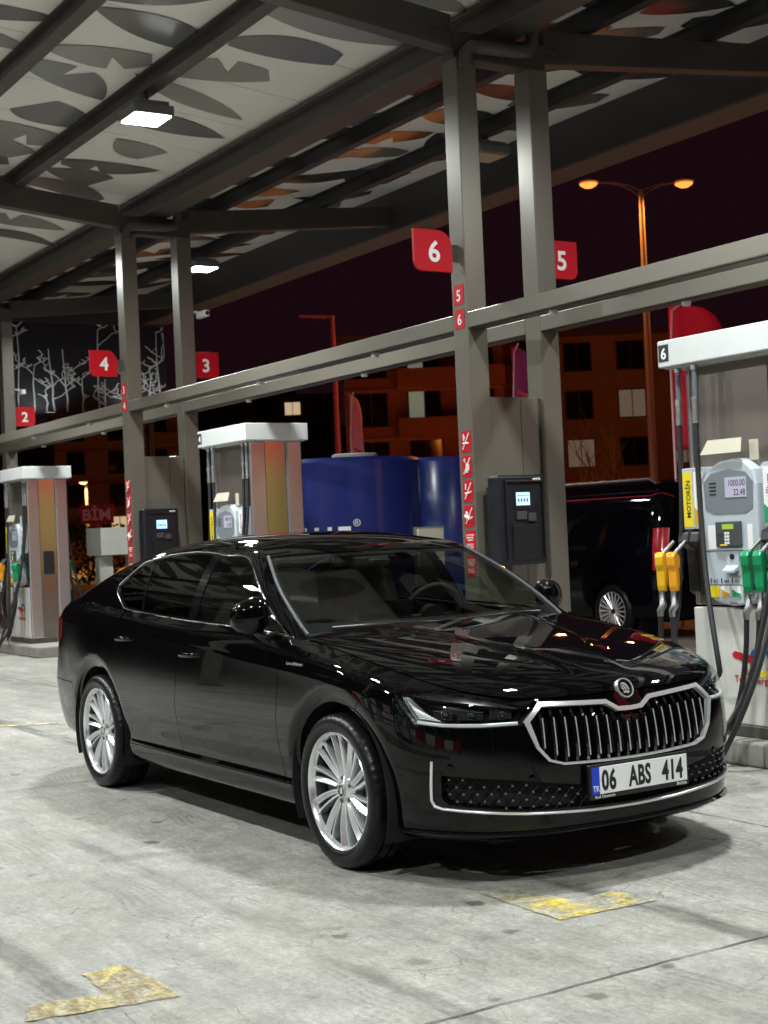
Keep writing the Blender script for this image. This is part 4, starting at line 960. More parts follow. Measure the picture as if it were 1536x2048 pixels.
# ---- wheels
def make_wheel(x, sg):
    o = Vector((x, sg * .792, WZ)); ax = Vector((0, sg, 0)); X = Vector((sg * 1.0 if False else 1, 0, 0)); Zv = Vector((0, 0, 1))
    rim = MB().lathe([(.2545, .094), (.2570, .104), (.2545, .108), (.2480, .104), (.2430, .094), (.2385, .078), (.250, .076)], o, ax, 72, close=True).build('wheel', ALLOY, car, smooth=40)
    MB().lathe([(.2505, .0755), (.238, .0755), (.232, .05), (.224, .0), (.220, -.09), (.245, -.10), (.255, -.10), (.255, -.085)], o, ax, 60, close=True).build('rim_barrel', mat('barrel_dark', (.06, .062, .066), .4, .6), rim, smooth=40)
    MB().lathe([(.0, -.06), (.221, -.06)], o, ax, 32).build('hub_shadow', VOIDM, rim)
    prof = [(.2555, .088), (.2570, .1045), (.268, .1130), (.290, .1175), (.308, .1150), (.3220, .1075), (.3300, .0960), (.3340, .0800), (.335, .062), (.335, .056), (.328, .055), (.328, .047), (.335, .046), (.335, .006), (.328, .005), (.328, -.005), (.335, -.006), (.335, -.046), (.328, -.047), (.328, -.055), (.335, -.056), (.334, -.08), (.326, -.104), (.30, -.116), (.27, -.112), (.2555, -.09)]
    n = 168; t = MB().lathe(prof, o, ax, n); m = len(prof)
    for i in range(n):
        if i % 3 == 0:
            for k in (5, 6, 7, 8, 9):
                v = Vector(t.v[i * m + k]) - o; r_ = v - ax * v.dot(ax); l = r_.length; t.v[i * m + k] = tuple(o + ax * v.dot(ax) + r_ * ((l - .0038) / l))
    t.build('tyre', TYRE, rim, smooth=32)
    # brake disc and calliper
    MB().lathe([(.045, .015), (.158, .015), (.160, .010), (.160, -.010), (.045, -.010)], o, ax, 48).build('brake_disc', mat('disc_iron', (.30, .29, .28), .35, .9, rvar=.1, scale=40), rim, smooth=40)
    MB().prism([(.10, -.06), (.175, -.075), (.19, 0), (.175, .075), (.10, .06)], o - ax * .03 if sg > 0 else o - ax * .03, X * (-1 if x < -1 else -1), Zv, ax, .075).build('brake_caliper', DKG, rim, bevel=.008)
    # hub
    hb = MB().lathe([(0, .082), (.022, .082), (.030, .080), (.036, .074), (.060, .070), (.074, .056), (.076, .02), (.05, 0)], o, ax, 40).build('hub', ALLOY, rim, smooth=40)
    MB().lathe([(0, .0845), (.025, .0845), (.0265, .083), (.0265, .078)], o, ax, 28).build('hub_cap', GLOSSB, hb, smooth=40)
    MB().lathe([(.0255, .0835), (.0265, .0865), (.0295, .0865), (.0305, .080)], o, ax, 32).build('hub_cap_ring', CHROME, hb, smooth=50)
    MB().prism([(-.012, -.014), (.014, -.010), (.006, -.002), (.012, .010), (-.004, .016), (.0, .004), (-.014, .008), (-.006, -.004)], o + ax * .084, X, Zv, ax, .0015).build('hub_emblem', BS, hb)
    for k in range(5):
        a = 2 * PI * k / 5 + .5; d = X * math.cos(a) + Zv * math.sin(a); MB().cyl(o + d * .054 + ax * .060, o + d * .054 + ax * .0735, .0095, 12).build('wheel_bolt', DKG, hb)
    # paired, slightly swept spokes with a bevelled ridge
    for k in range(10):
        for q, (da0, da1, w0, w1) in enumerate(((-9.0, -6.0, .0100, .0150), (6.5, 5.5, .0085, .0115))):
            m_ = MB(); vs = []; N_ = 8
            for i in range(N_ + 1):
                t_ = i / N_; r_ = .045 + (.2445 - .045) * t_; a = math.radians(k * 36 + da0 + (da1 - da0) * t_ + 7 * t_ ** 1.1 * (-sg)) + PI / 2
                d = X * math.cos(a) + Zv * math.sin(a); tn = (X * -math.sin(a) + Zv * math.cos(a)); w = w0 + (w1 - w0) * t_
                h = .070 + .020 * math.sin(PI * .5 * t_) ** 1.2 + (.004 if t_ > .9 else 0)
                ridge = w * (-.55 if q == 0 else .5)
                for e_, hh in ((-w, h - .014), (ridge - .0022, h), (ridge + .0022, h), (w, h - .016), (w * .8, h - .040), (-w * .8, h - .040)): vs.append(o + d * r_ + tn * e_ + ax * hh)
            fs = [(i * 6 + j, i * 6 + (j + 1) % 6, (i + 1) * 6 + (j + 1) % 6, (i + 1) * 6 + j) for i in range(N_) for j in range(6)] + [tuple(range(6)), tuple(range(N_ * 6, N_ * 6 + 6))]
            m_.add(vs, fs).build('spoke', ALLOY, rim, smooth=22)
for x in WX:
    for sg in (-1, 1): make_wheel(x, sg)

# ================================================================ number signs, stickers, pay terminals
def leafsign(name, y0, y1, z0, z1, x, digit, label, right, parent=None):
    w = y1 - y0; h = z1 - z0; r_ = root(name, (x, (y0 + y1) / 2, z0), label, 'sign', 'red bay number signs')
    def rr(cx, cy, rad, a0, a1): return [(cx + rad * math.cos(math.radians(a0 + (a1 - a0) * i / 8)), cy + rad * math.sin(math.radians(a0 + (a1 - a0) * i / 8))) for i in range(9)]
    if not right: p = rr(.07, .07, .07, 180, 270) + [(w, 0)] + rr(w - .12, h - .12, .12, 0, 90) + [(0, h)]
    else: p = [(0, 0)] + rr(w - .07, .07, .07, 270, 360) + [(w, h)] + [(0, h)]
    MB().prism(p, (x, y0, z0), (0, 1, 0), (0, 0, 1), (1, 0, 0), .025).build('panel', RED, r_, bevel=.002)
    MB().box(x + .004, x + .02, y1 if not right else y0 - .04, 2.31 if not right else y0, z0 + .08, z1 - .10).build('bracket', STEELD, r_)
    text(digit, (x + .0262, y0 + w * (.52 if not right else .50), z0 + h * .24), (0, 1, 0), (0, 0, 1), h * .70, SGNW, 'numeral', r_, 'CENTER', .022, 1.0)
    return r_
leafsign('number_sign', 1.905, 2.245, 3.375, 3.685, -3.44, '6', 'red leaf-shaped sign with a white 6 on the nearest column', False)
leafsign('number_sign', 3.14, 3.455, 3.385, 3.685, -3.44, '5', 'red sign with a white 5 beside the far column', True)
leafsign('number_sign', 1.90, 2.225, 3.355, 3.650, -10.11, '4', 'smaller-looking red leaf-shaped sign with a white 4, farther left', False)
leafsign('number_sign', 3.17, 3.50, 3.36, 3.665, -10.11, '3', 'red sign with a white 3 over the tie beam at left', True)
leafsign('number_sign', 3.17, 3.50, 3.36, 3.665, -16.78, '2', 'red sign with a white 2 at the left edge', True)
def sticker(col, x, z0, z1, kind, lab):
    y = 2.2985; w = .125; xa = x - w / 2; o = root('safety_sticker' if not kind.isdigit() else 'number_sticker', (x, y, z0), lab, 'sticker', 'red stickers on the columns')
    h = z1 - z0
    p = [(0, .0), (w - .03, 0), (w - .012, .005), (w, .025), (w, h), (.03, h), (.01, h - .006), (0, h - .03)]
    MB().prism(p, (xa, y, z0), (1, 0, 0), (0, 0, 1), (0, -1, 0), .002).build('plate', RED, o)
    ew = (1, 0, 0); yy = y - .0028
    if kind.isdigit(): text(kind, (x, yy, z0 + h * .20), ew, EZ, h * .78, SGNW, 'numeral', o, 'CENTER', .01)
    elif kind == 'text':
        for i, (l, zf) in enumerate((('CEP TELEFONU', .74), ('SİGARA ATEŞ', .62), ('YASAKTIR', .50))): text(l, (x, yy, z0 + h * zf), ew, EZ, .017, SGNW, 'lettering', o, 'CENTER', .01, .85)
        m_ = MB()
        for i in range(3): m_.box(xa + .02, xa + w - .02, yy - .001, yy, z0 + h * (.18 + .08 * i), z0 + h * (.18 + .08 * i) + .004)
        m_.build('fine_print', SGNW, o)
    else:
        m_ = MB(); L = lambda a, b, c, d, t=.006: m_.tube([(xa + a * w, yy - .001, z0 + b * h), (xa + c * w, yy - .001, z0 + d * h)], t, 5)
        L(.18, .15, .85, .88)
        if kind == 'flame': L(.30, .55, .30, .85, .007); L(.22, .42, .78, .42, .007); L(.36, .62, .42, .74, .004)
        elif kind == 'phone': L(.50, .20, .56, .66, .012); L(.66, .30, .70, .60, .008); L(.2, .80, .34, .86, .004); L(.24, .70, .36, .76, .004)
        elif kind == 'smoke': L(.22, .40, .74, .44, .007); L(.28, .58, .30, .86, .006); L(.80, .44, .84, .50, .005)
        else: L(.16, .52, .60, .40, .016); L(.62, .36, .86, .46, .006); L(.24, .70, .40, .58, .008); L(.30, .30, .34, .40, .008)
        m_.build('pictogram', SGNW, o, smooth=60)
for xc, nn in ((-3.43, ('5', '6')), (-10.10, ('3', '4'))):
    where = 'on the nearest column' if nn[0] == '5' else 'on the left-hand column'
    sticker(None, xc, 3.135, 3.285, nn[0], 'upper small red sticker reading %s %s' % (nn[0], where)); sticker(None, xc, 2.955, 3.10, nn[1], 'lower small red sticker reading %s %s' % (nn[1], where))
    zt = 2.185
    for i, (k, d) in enumerate((('flame', 'no naked flame, topmost of the strip'), ('phone', 'no mobile phone'), ('smoke', 'no smoking, third of the strip'), ('engine', 'stop the engine'), ('text', 'three lines of warning text'), ('text2', 'lowest of the red strip'))):
        z1 = zt - i * .187; sticker(None, xc + .012, z1 - .162, z1, 'text' if k == 'text2' else k, 'red safety sticker, %s, %s' % (d, where))
def terminal(xc, label, lab2):
    r_ = root('cabinet_panel', (xc, 2.72, 0), lab2, 'cabinet', 'brown cabinets between column pairs')
    MB().box(xc - .03, xc + .045, 2.483, 2.982, .146, 2.44).build('door_sheet', STEEL, r_, bevel=.006); MB().box(xc + .0455, xc + .0475, 2.80, 2.806, .2, 2.42).build('seam', STEELD, r_)
    t = root('payment_terminal', (xc + .2, 2.53, 1.16), label, 'terminal', 'black payment terminals'); x0 = xc + .22; x1 = xc + .36
    MB().box(xc + .046, x0 + .01, 2.40, 2.66, 1.25, 1.75).build('mount', STEELD, t)
    MB().box(x0, x1, 2.32, 2.75, 1.165, 1.83).build('body', mat('terminal_black', (.011, .012, .017), .32, 0, rvar=.06), t, bevel=.02, seg=3)
    MB().box(x1, x1 + .022, 2.375, 2.385, 1.22, 1.79).box(x1, x1 + .022, 2.715, 2.725, 1.22, 1.79).box(x1, x1 + .022, 2.3855, 2.7145, 1.775, 1.79).build('bezel', BLK, t, bevel=.003)
    sb = MB().box(x1 + .0005, x1 + .006, 2.46, 2.65, 1.575, 1.715).build('screen_frame', BLK, t)
    MB().box(x1 + .0065, x1 + .008, 2.475, 2.60, 1.605, 1.70).build('screen', emat('screen_blue', (.42, .68, 1.0), 1.7), t)
    m_ = MB()
    for i in range(4): m_.box(x1 + .0082, x1 + .009, 2.487 + .027 * i, 2.503 + .027 * i, 1.63, 1.655)
    m_.box(x1 + .0082, x1 + .009, 2.485, 2.59, 1.675, 1.680).build('screen_icon', mat('icon_grey', (.12, .18, .32), .5), t)
    MB().box(x1 + .0005, x1 + .018, 2.47, 2.56, 1.50, 1.56).build('card_reader', DKG, t, bevel=.003); MB().box(x1 + .0005, x1 + .03, 2.57, 2.64, 1.485, 1.545).build('keypad', DKG, t, bevel=.004)
    MB().box(x1 + .0005, x1 + .0015, 2.64, 2.71, 1.785, 1.805).build('sticker', SGNW, t); text('YAZAR', (x1 + .0019, 2.675, 1.789), (0, 1, 0), EZ, .013, TXTD, 'lettering', t, 'CENTER', depth=.0004)
    MB().hexa([(x1 + .0005, 2.43, 1.20), (x1 + .004, 2.43, 1.20), (x1 + .004, 2.67, 1.20), (x1 + .0005, 2.67, 1.20), (x1 + .0005, 2.43, 1.46), (x1 + .018, 2.43, 1.46), (x1 + .018, 2.67, 1.46), (x1 + .0005, 2.67, 1.46)]).build('service_door', BLK, t, bevel=.003)
terminal(-3.43, 'black payment terminal with lit screen between columns 5 and 6', 'brown cabinet sheet behind the nearest payment terminal')
terminal(-10.10, 'black payment terminal with lit screen behind the car roof', 'brown cabinet sheet behind the far payment terminal')
cc = root('security_camera', (-10.0, 3.20, 4.07), 'small white security camera on the column marked 3', 'camera')
MB().box(-10.06, -9.82, 3.215, 3.285, 4.05, 4.125).build('body', SGNW, cc, bevel=.012); MB().tube([(-10.06, 3.16, 4.13), (-10.05, 3.22, 4.13), (-10.0, 3.25, 4.11)], .013, 8).build('arm', SGNW, cc); MB().cyl((-9.822, 3.25, 4.087), (-9.812, 3.25, 4.087), .025, 14).build('lens', BLK, cc)
cc2 = root('security_camera', (-16.6, 3.20, 3.86), 'small white security camera at the far left edge', 'camera')
MB().box(-16.70, -16.5, 3.215, 3.285, 3.84, 3.915).build('body', SGNW, cc2, bevel=.012); MB().tube([(-16.72, 3.16, 3.93), (-16.66, 3.24, 3.92), (-16.6, 3.25, 3.90)], .013, 8).build('arm', SGNW, cc2)

# ================================================================ fuel pumps
def bez(a, b, c, d, n=14):
    a, b, c, d = map(Vector, (a, b, c, d)); return [a * (1 - t) ** 3 + b * 3 * t * (1 - t) ** 2 + c * 3 * t * t * (1 - t) + d * t ** 3 for t in [i / n for i in range(n + 1)]]
def make_pump(ox, oy, label, num, L0=-.545, L1=.545, body1=.50, full=True, grp='fuel pumps on the islands', hose_mode=0):
    """ox, oy: pump centre; the near face looks towards -Y"""
    P = root('fuel_pump', (ox, oy, .146), label, 'fuel pump', grp)
    X = lambda v: ox + v; Y = lambda v: oy + v
    MB().box(X(-.42), X(body1), Y(-.30), Y(.30), .146, .215).build('plinth', STEELD, P, bevel=.005)
    MB().box(X(L0), X(L1), Y(-.345), Y(.345), 2.395, 2.562).build('top_canopy', WHITEP, P, bevel=.008)
    MB().box(X(L0 + .03), X(L1 - .03), Y(-.315), Y(.315), 2.385, 2.3945).build('canopy_underside', PUMPP, P)
    # stainless body with end pillars
    MB().box(X(-.40), X(.215 if full else body1 - .02), Y(-.20), Y(.20), .916, 2.385).build('body', INOXB, P, bevel=.004)
    MB().box(X(-.425), X(-.395), Y(-.235), Y(-.02), .9165, 2.384).build('pillar', INOX, P, bevel=.01); MB().box(X(-.425), X(-.395), Y(.02), Y(.235), .9165, 2.384).build('pillar', INOX, P, bevel=.01)
    e1 = body1
    MB().box(X(e1 - .035), X(e1 + .01), Y(-.285), Y(-.115), .2155, 2.384).build('end_pillar', INOX, P, bevel=.014); MB().box(X(e1 - .035), X(e1 + .01), Y(.115), Y(.285), .2155, 2.384).build('end_pillar', INOX, P, bevel=.014)
    MB().box(X(e1 - .06), X(e1 - .02), Y(-.114), Y(.114), .2155, 2.384).build('end_panel', mat('polished_steel', (.54, .51, .49), .16, 1.0), P)
    MB().box(X(e1 - .0195), X(e1 - .012), Y(-.075), Y(.075), 1.08, 1.40).build('end_cover', BLK, P, bevel=.003)
    if num: 
        o = MB().box(X(L0 + .012), X(L0 + .10), Y(-.347), Y(-.3455), 2.43, 2.535).build('number_label', mat('label_black', (.015, .015, .015), .4), P); text(num, (X(L0 + .056), Y(-.3476), 2.447), (1, 0, 0), EZ, .095, SGNW, 'numeral', o, 'CENTER', .02)
    for sd in ((-1, 1) if full else (-1,)):
        f = lambda y: oy + sd * (-y) if False else oy - y * (-sd) * -1 * -1
        def by(a, b): q = sorted((oy + sd * a, oy + sd * b)); return q
        yA, yB = by(.20, .30)
        # lower cabinet and its printed door
        MB().box(X(-.40), X(e1 - .07), *by(.2005, .275), .2155, .905).build('lower_cabinet', PUMPP, P, bevel=.006)
        fx = (1, 0, 0) if sd < 0 else (-1, 0, 0); fy = oy + sd * .2765; n_ = (0, sd, 0)
        def F(lx): return X(lx)
        tip = .14 if sd < 0 else .14
        # logo: red bar, blue-green-yellow ring, letters
        def dsc(poly, m, nm, d=.0012, y=fy): MB().prism(poly, (0, y, 0), (1, 0, 0), (0, 0, 1), (0, sd, 0), d).build(nm, m, P)
        if sd < 0:
            lx, lz = X(-.09), .60
            dsc([(lx, lz + .035), (lx + .02, lz + .05), (lx + .24, lz + .012), (lx + .225, lz - .028), (lx + .11, lz - .012), (lx + .02, lz + .004), (lx + .002, lz + .015)], TXTR, 'logo_bar', .0016)
            dsc([(lx + .065, lz + .004), (lx + .11, lz - .006), (lx + .125, lz - .085), (lx + .10, lz - .09), (lx + .085, lz - .06)], mat('print_orange', (.55, .12, .02), .45), 'logo_bar', .0014)
            cx, cz = lx + .225, lz - .005
            for a0, a1, m in ((20, 175, TXTB), (175, 262, TXTG), (262, 318, YEL), (318, 380, TXTR)):
                pts = [(cx + .092 * math.cos(math.radians(a0 + (a1 - a0) * i / 8)), cz + .092 * math.sin(math.radians(a0 + (a1 - a0) * i / 8))) for i in range(9)] + [(cx + .060 * math.cos(math.radians(a1 - (a1 - a0) * i / 8)), cz + .060 * math.sin(math.radians(a1 - (a1 - a0) * i / 8))) for i in range(9)]
                dsc(pts, m, 'logo_ring', .0010)
            text('TotalEnergies', (lx + .008, fy - .0013, lz - .135), (1, 0, 0), EZ, .060, TXTR, 'logo_lettering', P, bold=.004, sx=.98)
        # side wings with fuel names
        for (a, b, m, t, tm, mm2) in ((-.425, -.335, YEL, 'MOTORİN', TXTD, None), (-.332, -.235, SGNW, 'excellium', TXTP, mat('label_gold', (.62, .36, .02), .4)), (.235, .325, SGNW, 'excellium', TXTP, TXTG)):
            if sd > 0: continue
            w = MB().box(X(a), X(b), *by(.201, .300), 1.385, 1.76).build('fuel_panel', PUMPG, P, bevel=.004)
            MB().box(X(a + .006), X(b - .006), *by(.3005, .3025), 1.40, 1.735).build('fuel_label', m, w)
            text(t, (X((a + b) / 2 + .022), oy - .3032, 1.57), (0, 0, 1), (-1, 0, 0), .048 if t[0] == 'M' else .062, tm, 'fuel_name', w, 'CENTER', .012 if t[0] == 'M' else .004, shear=0 if t[0] == 'M' else .2)
            if mm2: MB().prism([(a + .006, 1.405), (b - .006, 1.405), (b - .006, 1.47), (a + .03, 1.50), (a + .006, 1.52)], (ox, oy - .3032, 0), (1, 0, 0), (0, 0, 1), (0, -1, 0), .001).build('label_wave', mm2, w)
        # black nozzle boots
        for a, b in ((-.47, -.375), (-.372, -.285), (.215, .32), (.323, .43)):
            MB().prism([(.20, 1.385), (.31, 1.37), (.325, 1.30), (.25, 1.26), (.24, 1.0), (.20, .97)], (X(a), oy, 0), (0, sd, 0), (0, 0, 1), (1, 0, 0), b - a).build('nozzle_boot', BLK, P, bevel=.012)
        # display head: arched grey housing
        hz = [(-.215, .985), (-.235, 1.05), (-.240, 1.55), (-.225, 1.68), (-.17, 1.745), (-.08, 1.785), (.03, 1.795), (.12, 1.775), (.185, 1.725), (.205, 1.64), (.21, 1.05), (.19, .975), (.12, .935), (-.02, .92), (-.15, .94)]
        hd = MB().prism(hz, (ox, oy + sd * .2005, 0), (1, 0, 0), (0, 0, 1), (0, sd, 0), .125).build('display_head', PUMPG, P, bevel=.014, seg=3)
        yf = oy + sd * .3265
        def plate(nm, a, b, c, d, m, t=.004, par=hd, bev=.002, y=yf): 
            q = sorted((y, y + sd * t)); return MB().box(X(a), X(b), q[0], q[1], c, d).build(nm, m, par, bevel=bev)
        dsc2 = MB().prism([(-.205, 1.50), (-.215, 1.66), (-.15, 1.715), (0, 1.735), (.13, 1.712), (.185, 1.655), (.178, 1.50), (.12, 1.47), (-.14, 1.47)], (ox, yf, 0), (1, 0, 0), (0, 0, 1), (0, sd, 0), .003).build('display_recess', mat('display_grey', (.17, .19, .21), .4, var=.05), hd, bevel=.001)
        y2 = yf + sd * .0035
        MB().box(X(-.035), X(.135), *sorted((y2, y2 + sd * .003)), 1.565, 1.685).build('display_screen', LCD, hd)
        if sd < 0:
            text('1000.00', (X(.128), y2 - .0036, 1.632), (1, 0, 0), EZ, .054, LCDT, 'display_digits', hd, 'RIGHT', .0, .80, depth=.0006); text('22.48', (X(.128), y2 - .0036, 1.577), (1, 0, 0), EZ, .054, LCDT, 'display_digits', hd, 'RIGHT', .0, .80, depth=.0006)
        for q in range(4): plate('speaker_slot', -.165, -.11, 1.585 + .022 * q, 1.593 + .022 * q, BLK, .002, bev=0, y=y2)
        plate('display_cover', -.10, .10, 1.755, 1.772, PUMPG, .003) if False else None
        kp = plate('keypad', -.115, .085, 1.275, 1.425, mat('keypad_grey', (.055, .06, .065), .45), .022, bev=.006)
        y3 = yf + sd * .0225
        MB().box(X(-.055), X(.035), *sorted((y3, y3 + sd * .002)), 1.378, 1.408).build('keypad_screen', emat('lcd_green', (.45, .62, .06), .55), kp)
        for i in range(5):
            for j in range(4): plate('key', -.10 + .021 * i, -.084 + .021 * i, 1.290 + .019 * j, 1.304 + .019 * j, SGNW if i > 2 else DKG, .004, kp, .001, y3)
        plate('yellow_key', -.075, -.02, 1.2805, 1.2895, YEL, .004, kp, .0, y3)
        for a, b in ((-.195, -.13), (.125, .165)): plate('notice', a, b, 1.26, 1.405, SGNW, .0012, bev=0)
        plate('head_seam', -.232, .203, 1.248, 1.252, DKG, .001, bev=0); plate('head_seam', -.222, .203, 1.045, 1.049, DKG, .001, bev=0)
        rp = plate('receipt_unit', -.05, .05, 1.10, 1.245, PUMPG, .006); plate('receipt_slot', -.035, .035, 1.155, 1.162, BLK, .0012, rp, 0, yf + sd * .006)
        MB().prism([(0, 1.135), (.045, 1.12), (.045, 1.135), (0, 1.165)], (X(-.05), yf + sd * .006, 0), (0, sd, 0), (0, 0, 1), (1, 0, 0), .10).build('receipt_tray', PUMPG, rp, bevel=.002)
        MB().cyl((X(0), yf + sd * .006, 1.215), (X(0), yf + sd * .012, 1.215), .017, 14).build('lock', BLK, rp)
        plate('phone_recess', .075, .19, 1.10, 1.235, mat('recess_grey', (.24, .27, .30), .45), .003)
        for i in range(3):
            for j in range(4): plate('pin_key', .095 + .024 * i, .112 + .024 * i, 1.115 + .026 * j, 1.132 + .026 * j, SGNW, .005, hd, .001, yf + sd * .003)
        for i, (m, m2) in enumerate(((YEL, None), (SGNW, MATS.get('label_gold')), (SGNW, TXTG), (SGNW, TXTG))):
            a = -.195 + .088 * i; c = plate('grade_card', a, a + .072, .965 + .008 * 0 + .003, 1.018 + .05 - .03 + .0, m, .004, bev=.004) if False else None
            g_ = MB().prism([(a, .972), (a + .07, .972), (a + .074, .98), (a + .074, 1.06 - .028), (a + .066, 1.04), (a + .004, 1.04), (a, 1.03)], (ox, yf, 0), (1, 0, 0), (0, 0, 1), (0, sd, 0), .004).build('grade_card', m, hd)
            if m2: MB().prism([(a + .003, .975), (a + .071, .975), (a + .071, .995), (a + .03, 1.008), (a + .003, 1.022)], (ox, yf + sd * .0042, 0), (1, 0, 0), (0, 0, 1), (0, sd, 0), .001).build('card_wave', m2, g_)
            if sd < 0: text(('44.3', '44.4', '43.5', '47.9')[i], (X(a + .024), yf - .0012, 1.060), (1, 0, 0), EZ, .030, LCDT, 'price_digits', hd, sx=.8, depth=.0006)
            plate('price_mark', a + .002, a + .010, 1.056, 1.086, BLK, .0012, bev=0)
        if sd < 0: text('SERVICE', (X(-.01), yf - .0008, .934), (1, 0, 0), EZ, .018, DKG, 'maker_lettering', hd, 'CENTER', depth=.0006)
        # nozzles with swivels and hoses
        nz = ((-.565, NYEL), (-.460, NORG), (.155, GRN), (.252, GRN))
        for i, (lx, m) in enumerate(nz):
            x = X(lx); yb_ = oy + sd * .36; yo = lambda v: oy + sd * v
            sy = sd
            bx = MB(); prof = [(-.035, 1.135), (-.048, 1.165), (-.045, 1.225), (-.018, 1.248), (.030, 1.252), (.055, 1.225), (.050, 1.17), (.035, 1.135), (.030, 1.04), (.020, 1.005), (-.018, 1.005), (-.028, 1.04)]
            nozl = bx.prism([(a, z) for a, z in prof], (x - .024, yo(.38), 0), (.35, sd * .94, 0), (0, 0, 1), (.94, -sd * .35, 0), .055).build('nozzle', m, P, bevel=.012, seg=3)
            MB().tube([(x + .01, yo(.37), 1.235), (x + .035, yo(.345), 1.275), (x + .06, yo(.315), 1.315)], [.014, .012, .011], 10).build('spout', ALU, nozl, smooth=60)
            MB().tube([(x + .035, yo(.355), 1.15), (x + .055, yo(.35), 1.10), (x + .035, yo(.36), 1.02)], .006, 8).build('trigger', BLK, nozl, smooth=60)
            MB().tube([(x, yo(.38), 1.01), (x, yo(.38), .955), (x + .012, yo(.385), .925), (x - .006, yo(.395), .885), (x - .004, yo(.395), .850)], [.019, .020, .024, .022, .019], 10).build('swivel', ALU, nozl, smooth=50)
            tx = X((-.440, -.262, .345, .43)[i]); ty = yo(.28 if i != 1 else .315)
            cp = MB(); cp.cyl((tx, ty, 2.384), (tx, ty, 2.355), .024, 12).cyl((tx, ty, 2.3545), (tx, ty, 2.335), .014, 12)
            cp.build('hose_fitting', ALU, P, smooth=50)
            MB().cyl((tx, ty, 2.345), (tx - .004, ty, 2.19), .0165, 10).build('hose', mat('hose_grey', (.10, .11, .12), .5), P, smooth=60)
            cpl = MB().cyl((tx - .004, ty, 2.19), (tx - .005, ty, 2.15), .023, 12).cyl((tx - .005, ty, 2.1495), (tx - .006, ty, 2.085), .020, 12).cyl((tx - .006, ty, 2.0845), (tx - .007, ty, 2.03), .022, 12)
            cpl.build('breakaway_coupling', ALU, P, smooth=50)
            zlow = (.30, .42, .10, -.04)[i]
            a = Vector((tx - .007, ty, 2.03)); d_ = Vector((x - .004, yo(.395), .85)); low = Vector(((tx * .4 + x * .6) + (-.02, .34, -.10, -.16)[i], yo((.40, .44, .50, .64)[i]), max(zlow, -.125) + .146))
            pth = bez(a, a - Vector((0, 0, 1.0)), low + Vector(((.10, -.05, .16, .26)[i], 0, .35)), low) + bez(low, low - Vector(((.10, -.05, .14, .24)[i], 0, .10 if zlow > 0 else .0)), d_ - Vector((.02, 0, .55)), d_)[1:]
            pth = [Vector((p.x, p.y, max(p.z, .022))) for p in pth]
            MB().tube(pth, .0165, 8).build('hose', HOSE, P, smooth=60)
    if full and num:
        MB().prism([(-.20, 1.745), (.13, 1.745), (.115, 1.835), (-.16, 1.835)], (ox, oy - .88, .17), (1, 0, 0), (0, .3, .95), (0, -.95, .3), .004).build('price_leaflet', PAPER, P)
        MB().box(X(.11), X(.18), oy - .265, oy - .26, 1.78, 1.90).build('notice_card', PAPER, P)
    return P
p6 = make_pump(-.715, 2.60, 'white-topped fuel pump on the right with yellow and green nozzles', '6', L1=1.10, body1=.98, full=True)
p4 = make_pump(-7.58, 2.62, 'white-topped fuel pump rising behind the car roof', '4')
p2 = make_pump(-14.36, 2.64, 'white-topped fuel pump at the far left with a red extinguisher', '2')
p8 = make_pump(-1.0, -5.22, 'fuel pump across the lane, out of view', '8'); p8.rotation_euler = (0, 0, PI)
fe = root('fire_extinguisher', (-14.98, 2.14, .0), 'red fire extinguisher at the left edge by the pump', 'fire extinguisher')
MB().lathe([(0, .02), (.075, .02), (.08, .04), (.08, .50), (.07, .56), (.03, .60), (.03, .64), (0, .64)], (-14.98, 2.05, 0), (0, 0, 1), 20).build('cylinder', RED, fe, smooth=50)
MB().tube([(-14.98, 2.05, .63), (-14.92, 2.0, .66), (-14.88, 1.97, .55), (-14.88, 1.97, .25)], .012, 8).build('hose', BLK, fe, smooth=60); MB().box(-15.0, -14.9, 2.035, 2.065, .64, .69).build('handle', BLK, fe, bevel=.004)
wn_ = root('paper_notice', (-7.1, 3.9, 1.2), 'white paper notice on a stand next to the blue tank', 'notice')
MB().box(-6.62, -6.60, 3.93, 4.23, 1.10, 1.47).build('sheet', PAPER, wn_); MB().box(-6.66, -6.6205, 3.91, 4.25, .0, 1.49).build('stand', mat('zinc', (.35, .37, .37), .4, .8, var=.1), wn_); text('ADBLUE', (-6.5985, 4.08, 1.30), (0, 1, 0), EZ, .045, DKG, 'lettering', wn_, 'CENTER')

# ================================================================ blue storage tank
BLUE = mat('tank_blue', (.018, .026, .16), .22, 0, var=.08, scale=2, rvar=.04); BLUE2 = mat('tank_blue_light', (.016, .032, .18), .25, 0, var=.08, scale=2)
tk = root('blue_tank', (-10.1, 5.6, 0), 'deep blue round storage tank with white lettering behind the car', 'tank')
tc_ = Vector((-10.35, 5.35, 0)); R_ = .98
MB().lathe([(R_ - .05, 0), (R_, .03), (R_, 2.33), (R_ - .05, 2.38), (0, 2.40)], tc_, (0, 0, 1), 72).build('shell', BLUE, tk, smooth=40)
MB().lathe([(0, 2.46), (.27, 2.46), (.29, 2.45), (.29, 2.375)], tc_ + Vector((.05, .1, 0)), (0, 0, 1), 32).build('hatch', mat('hatch_white', (.36, .35, .33), .5), tk, smooth=40)
MB().lathe([(.50, 0), (.52, .03), (.52, 2.30), (.48, 2.36), (0, 2.37)], Vector((-9.78, 6.42, 0)), (0, 0, 1), 48).build('side_tank', BLUE2, tk, smooth=40)
phi0 = math.atan2(-4.03 - 5.35, 5.49 + 10.35)
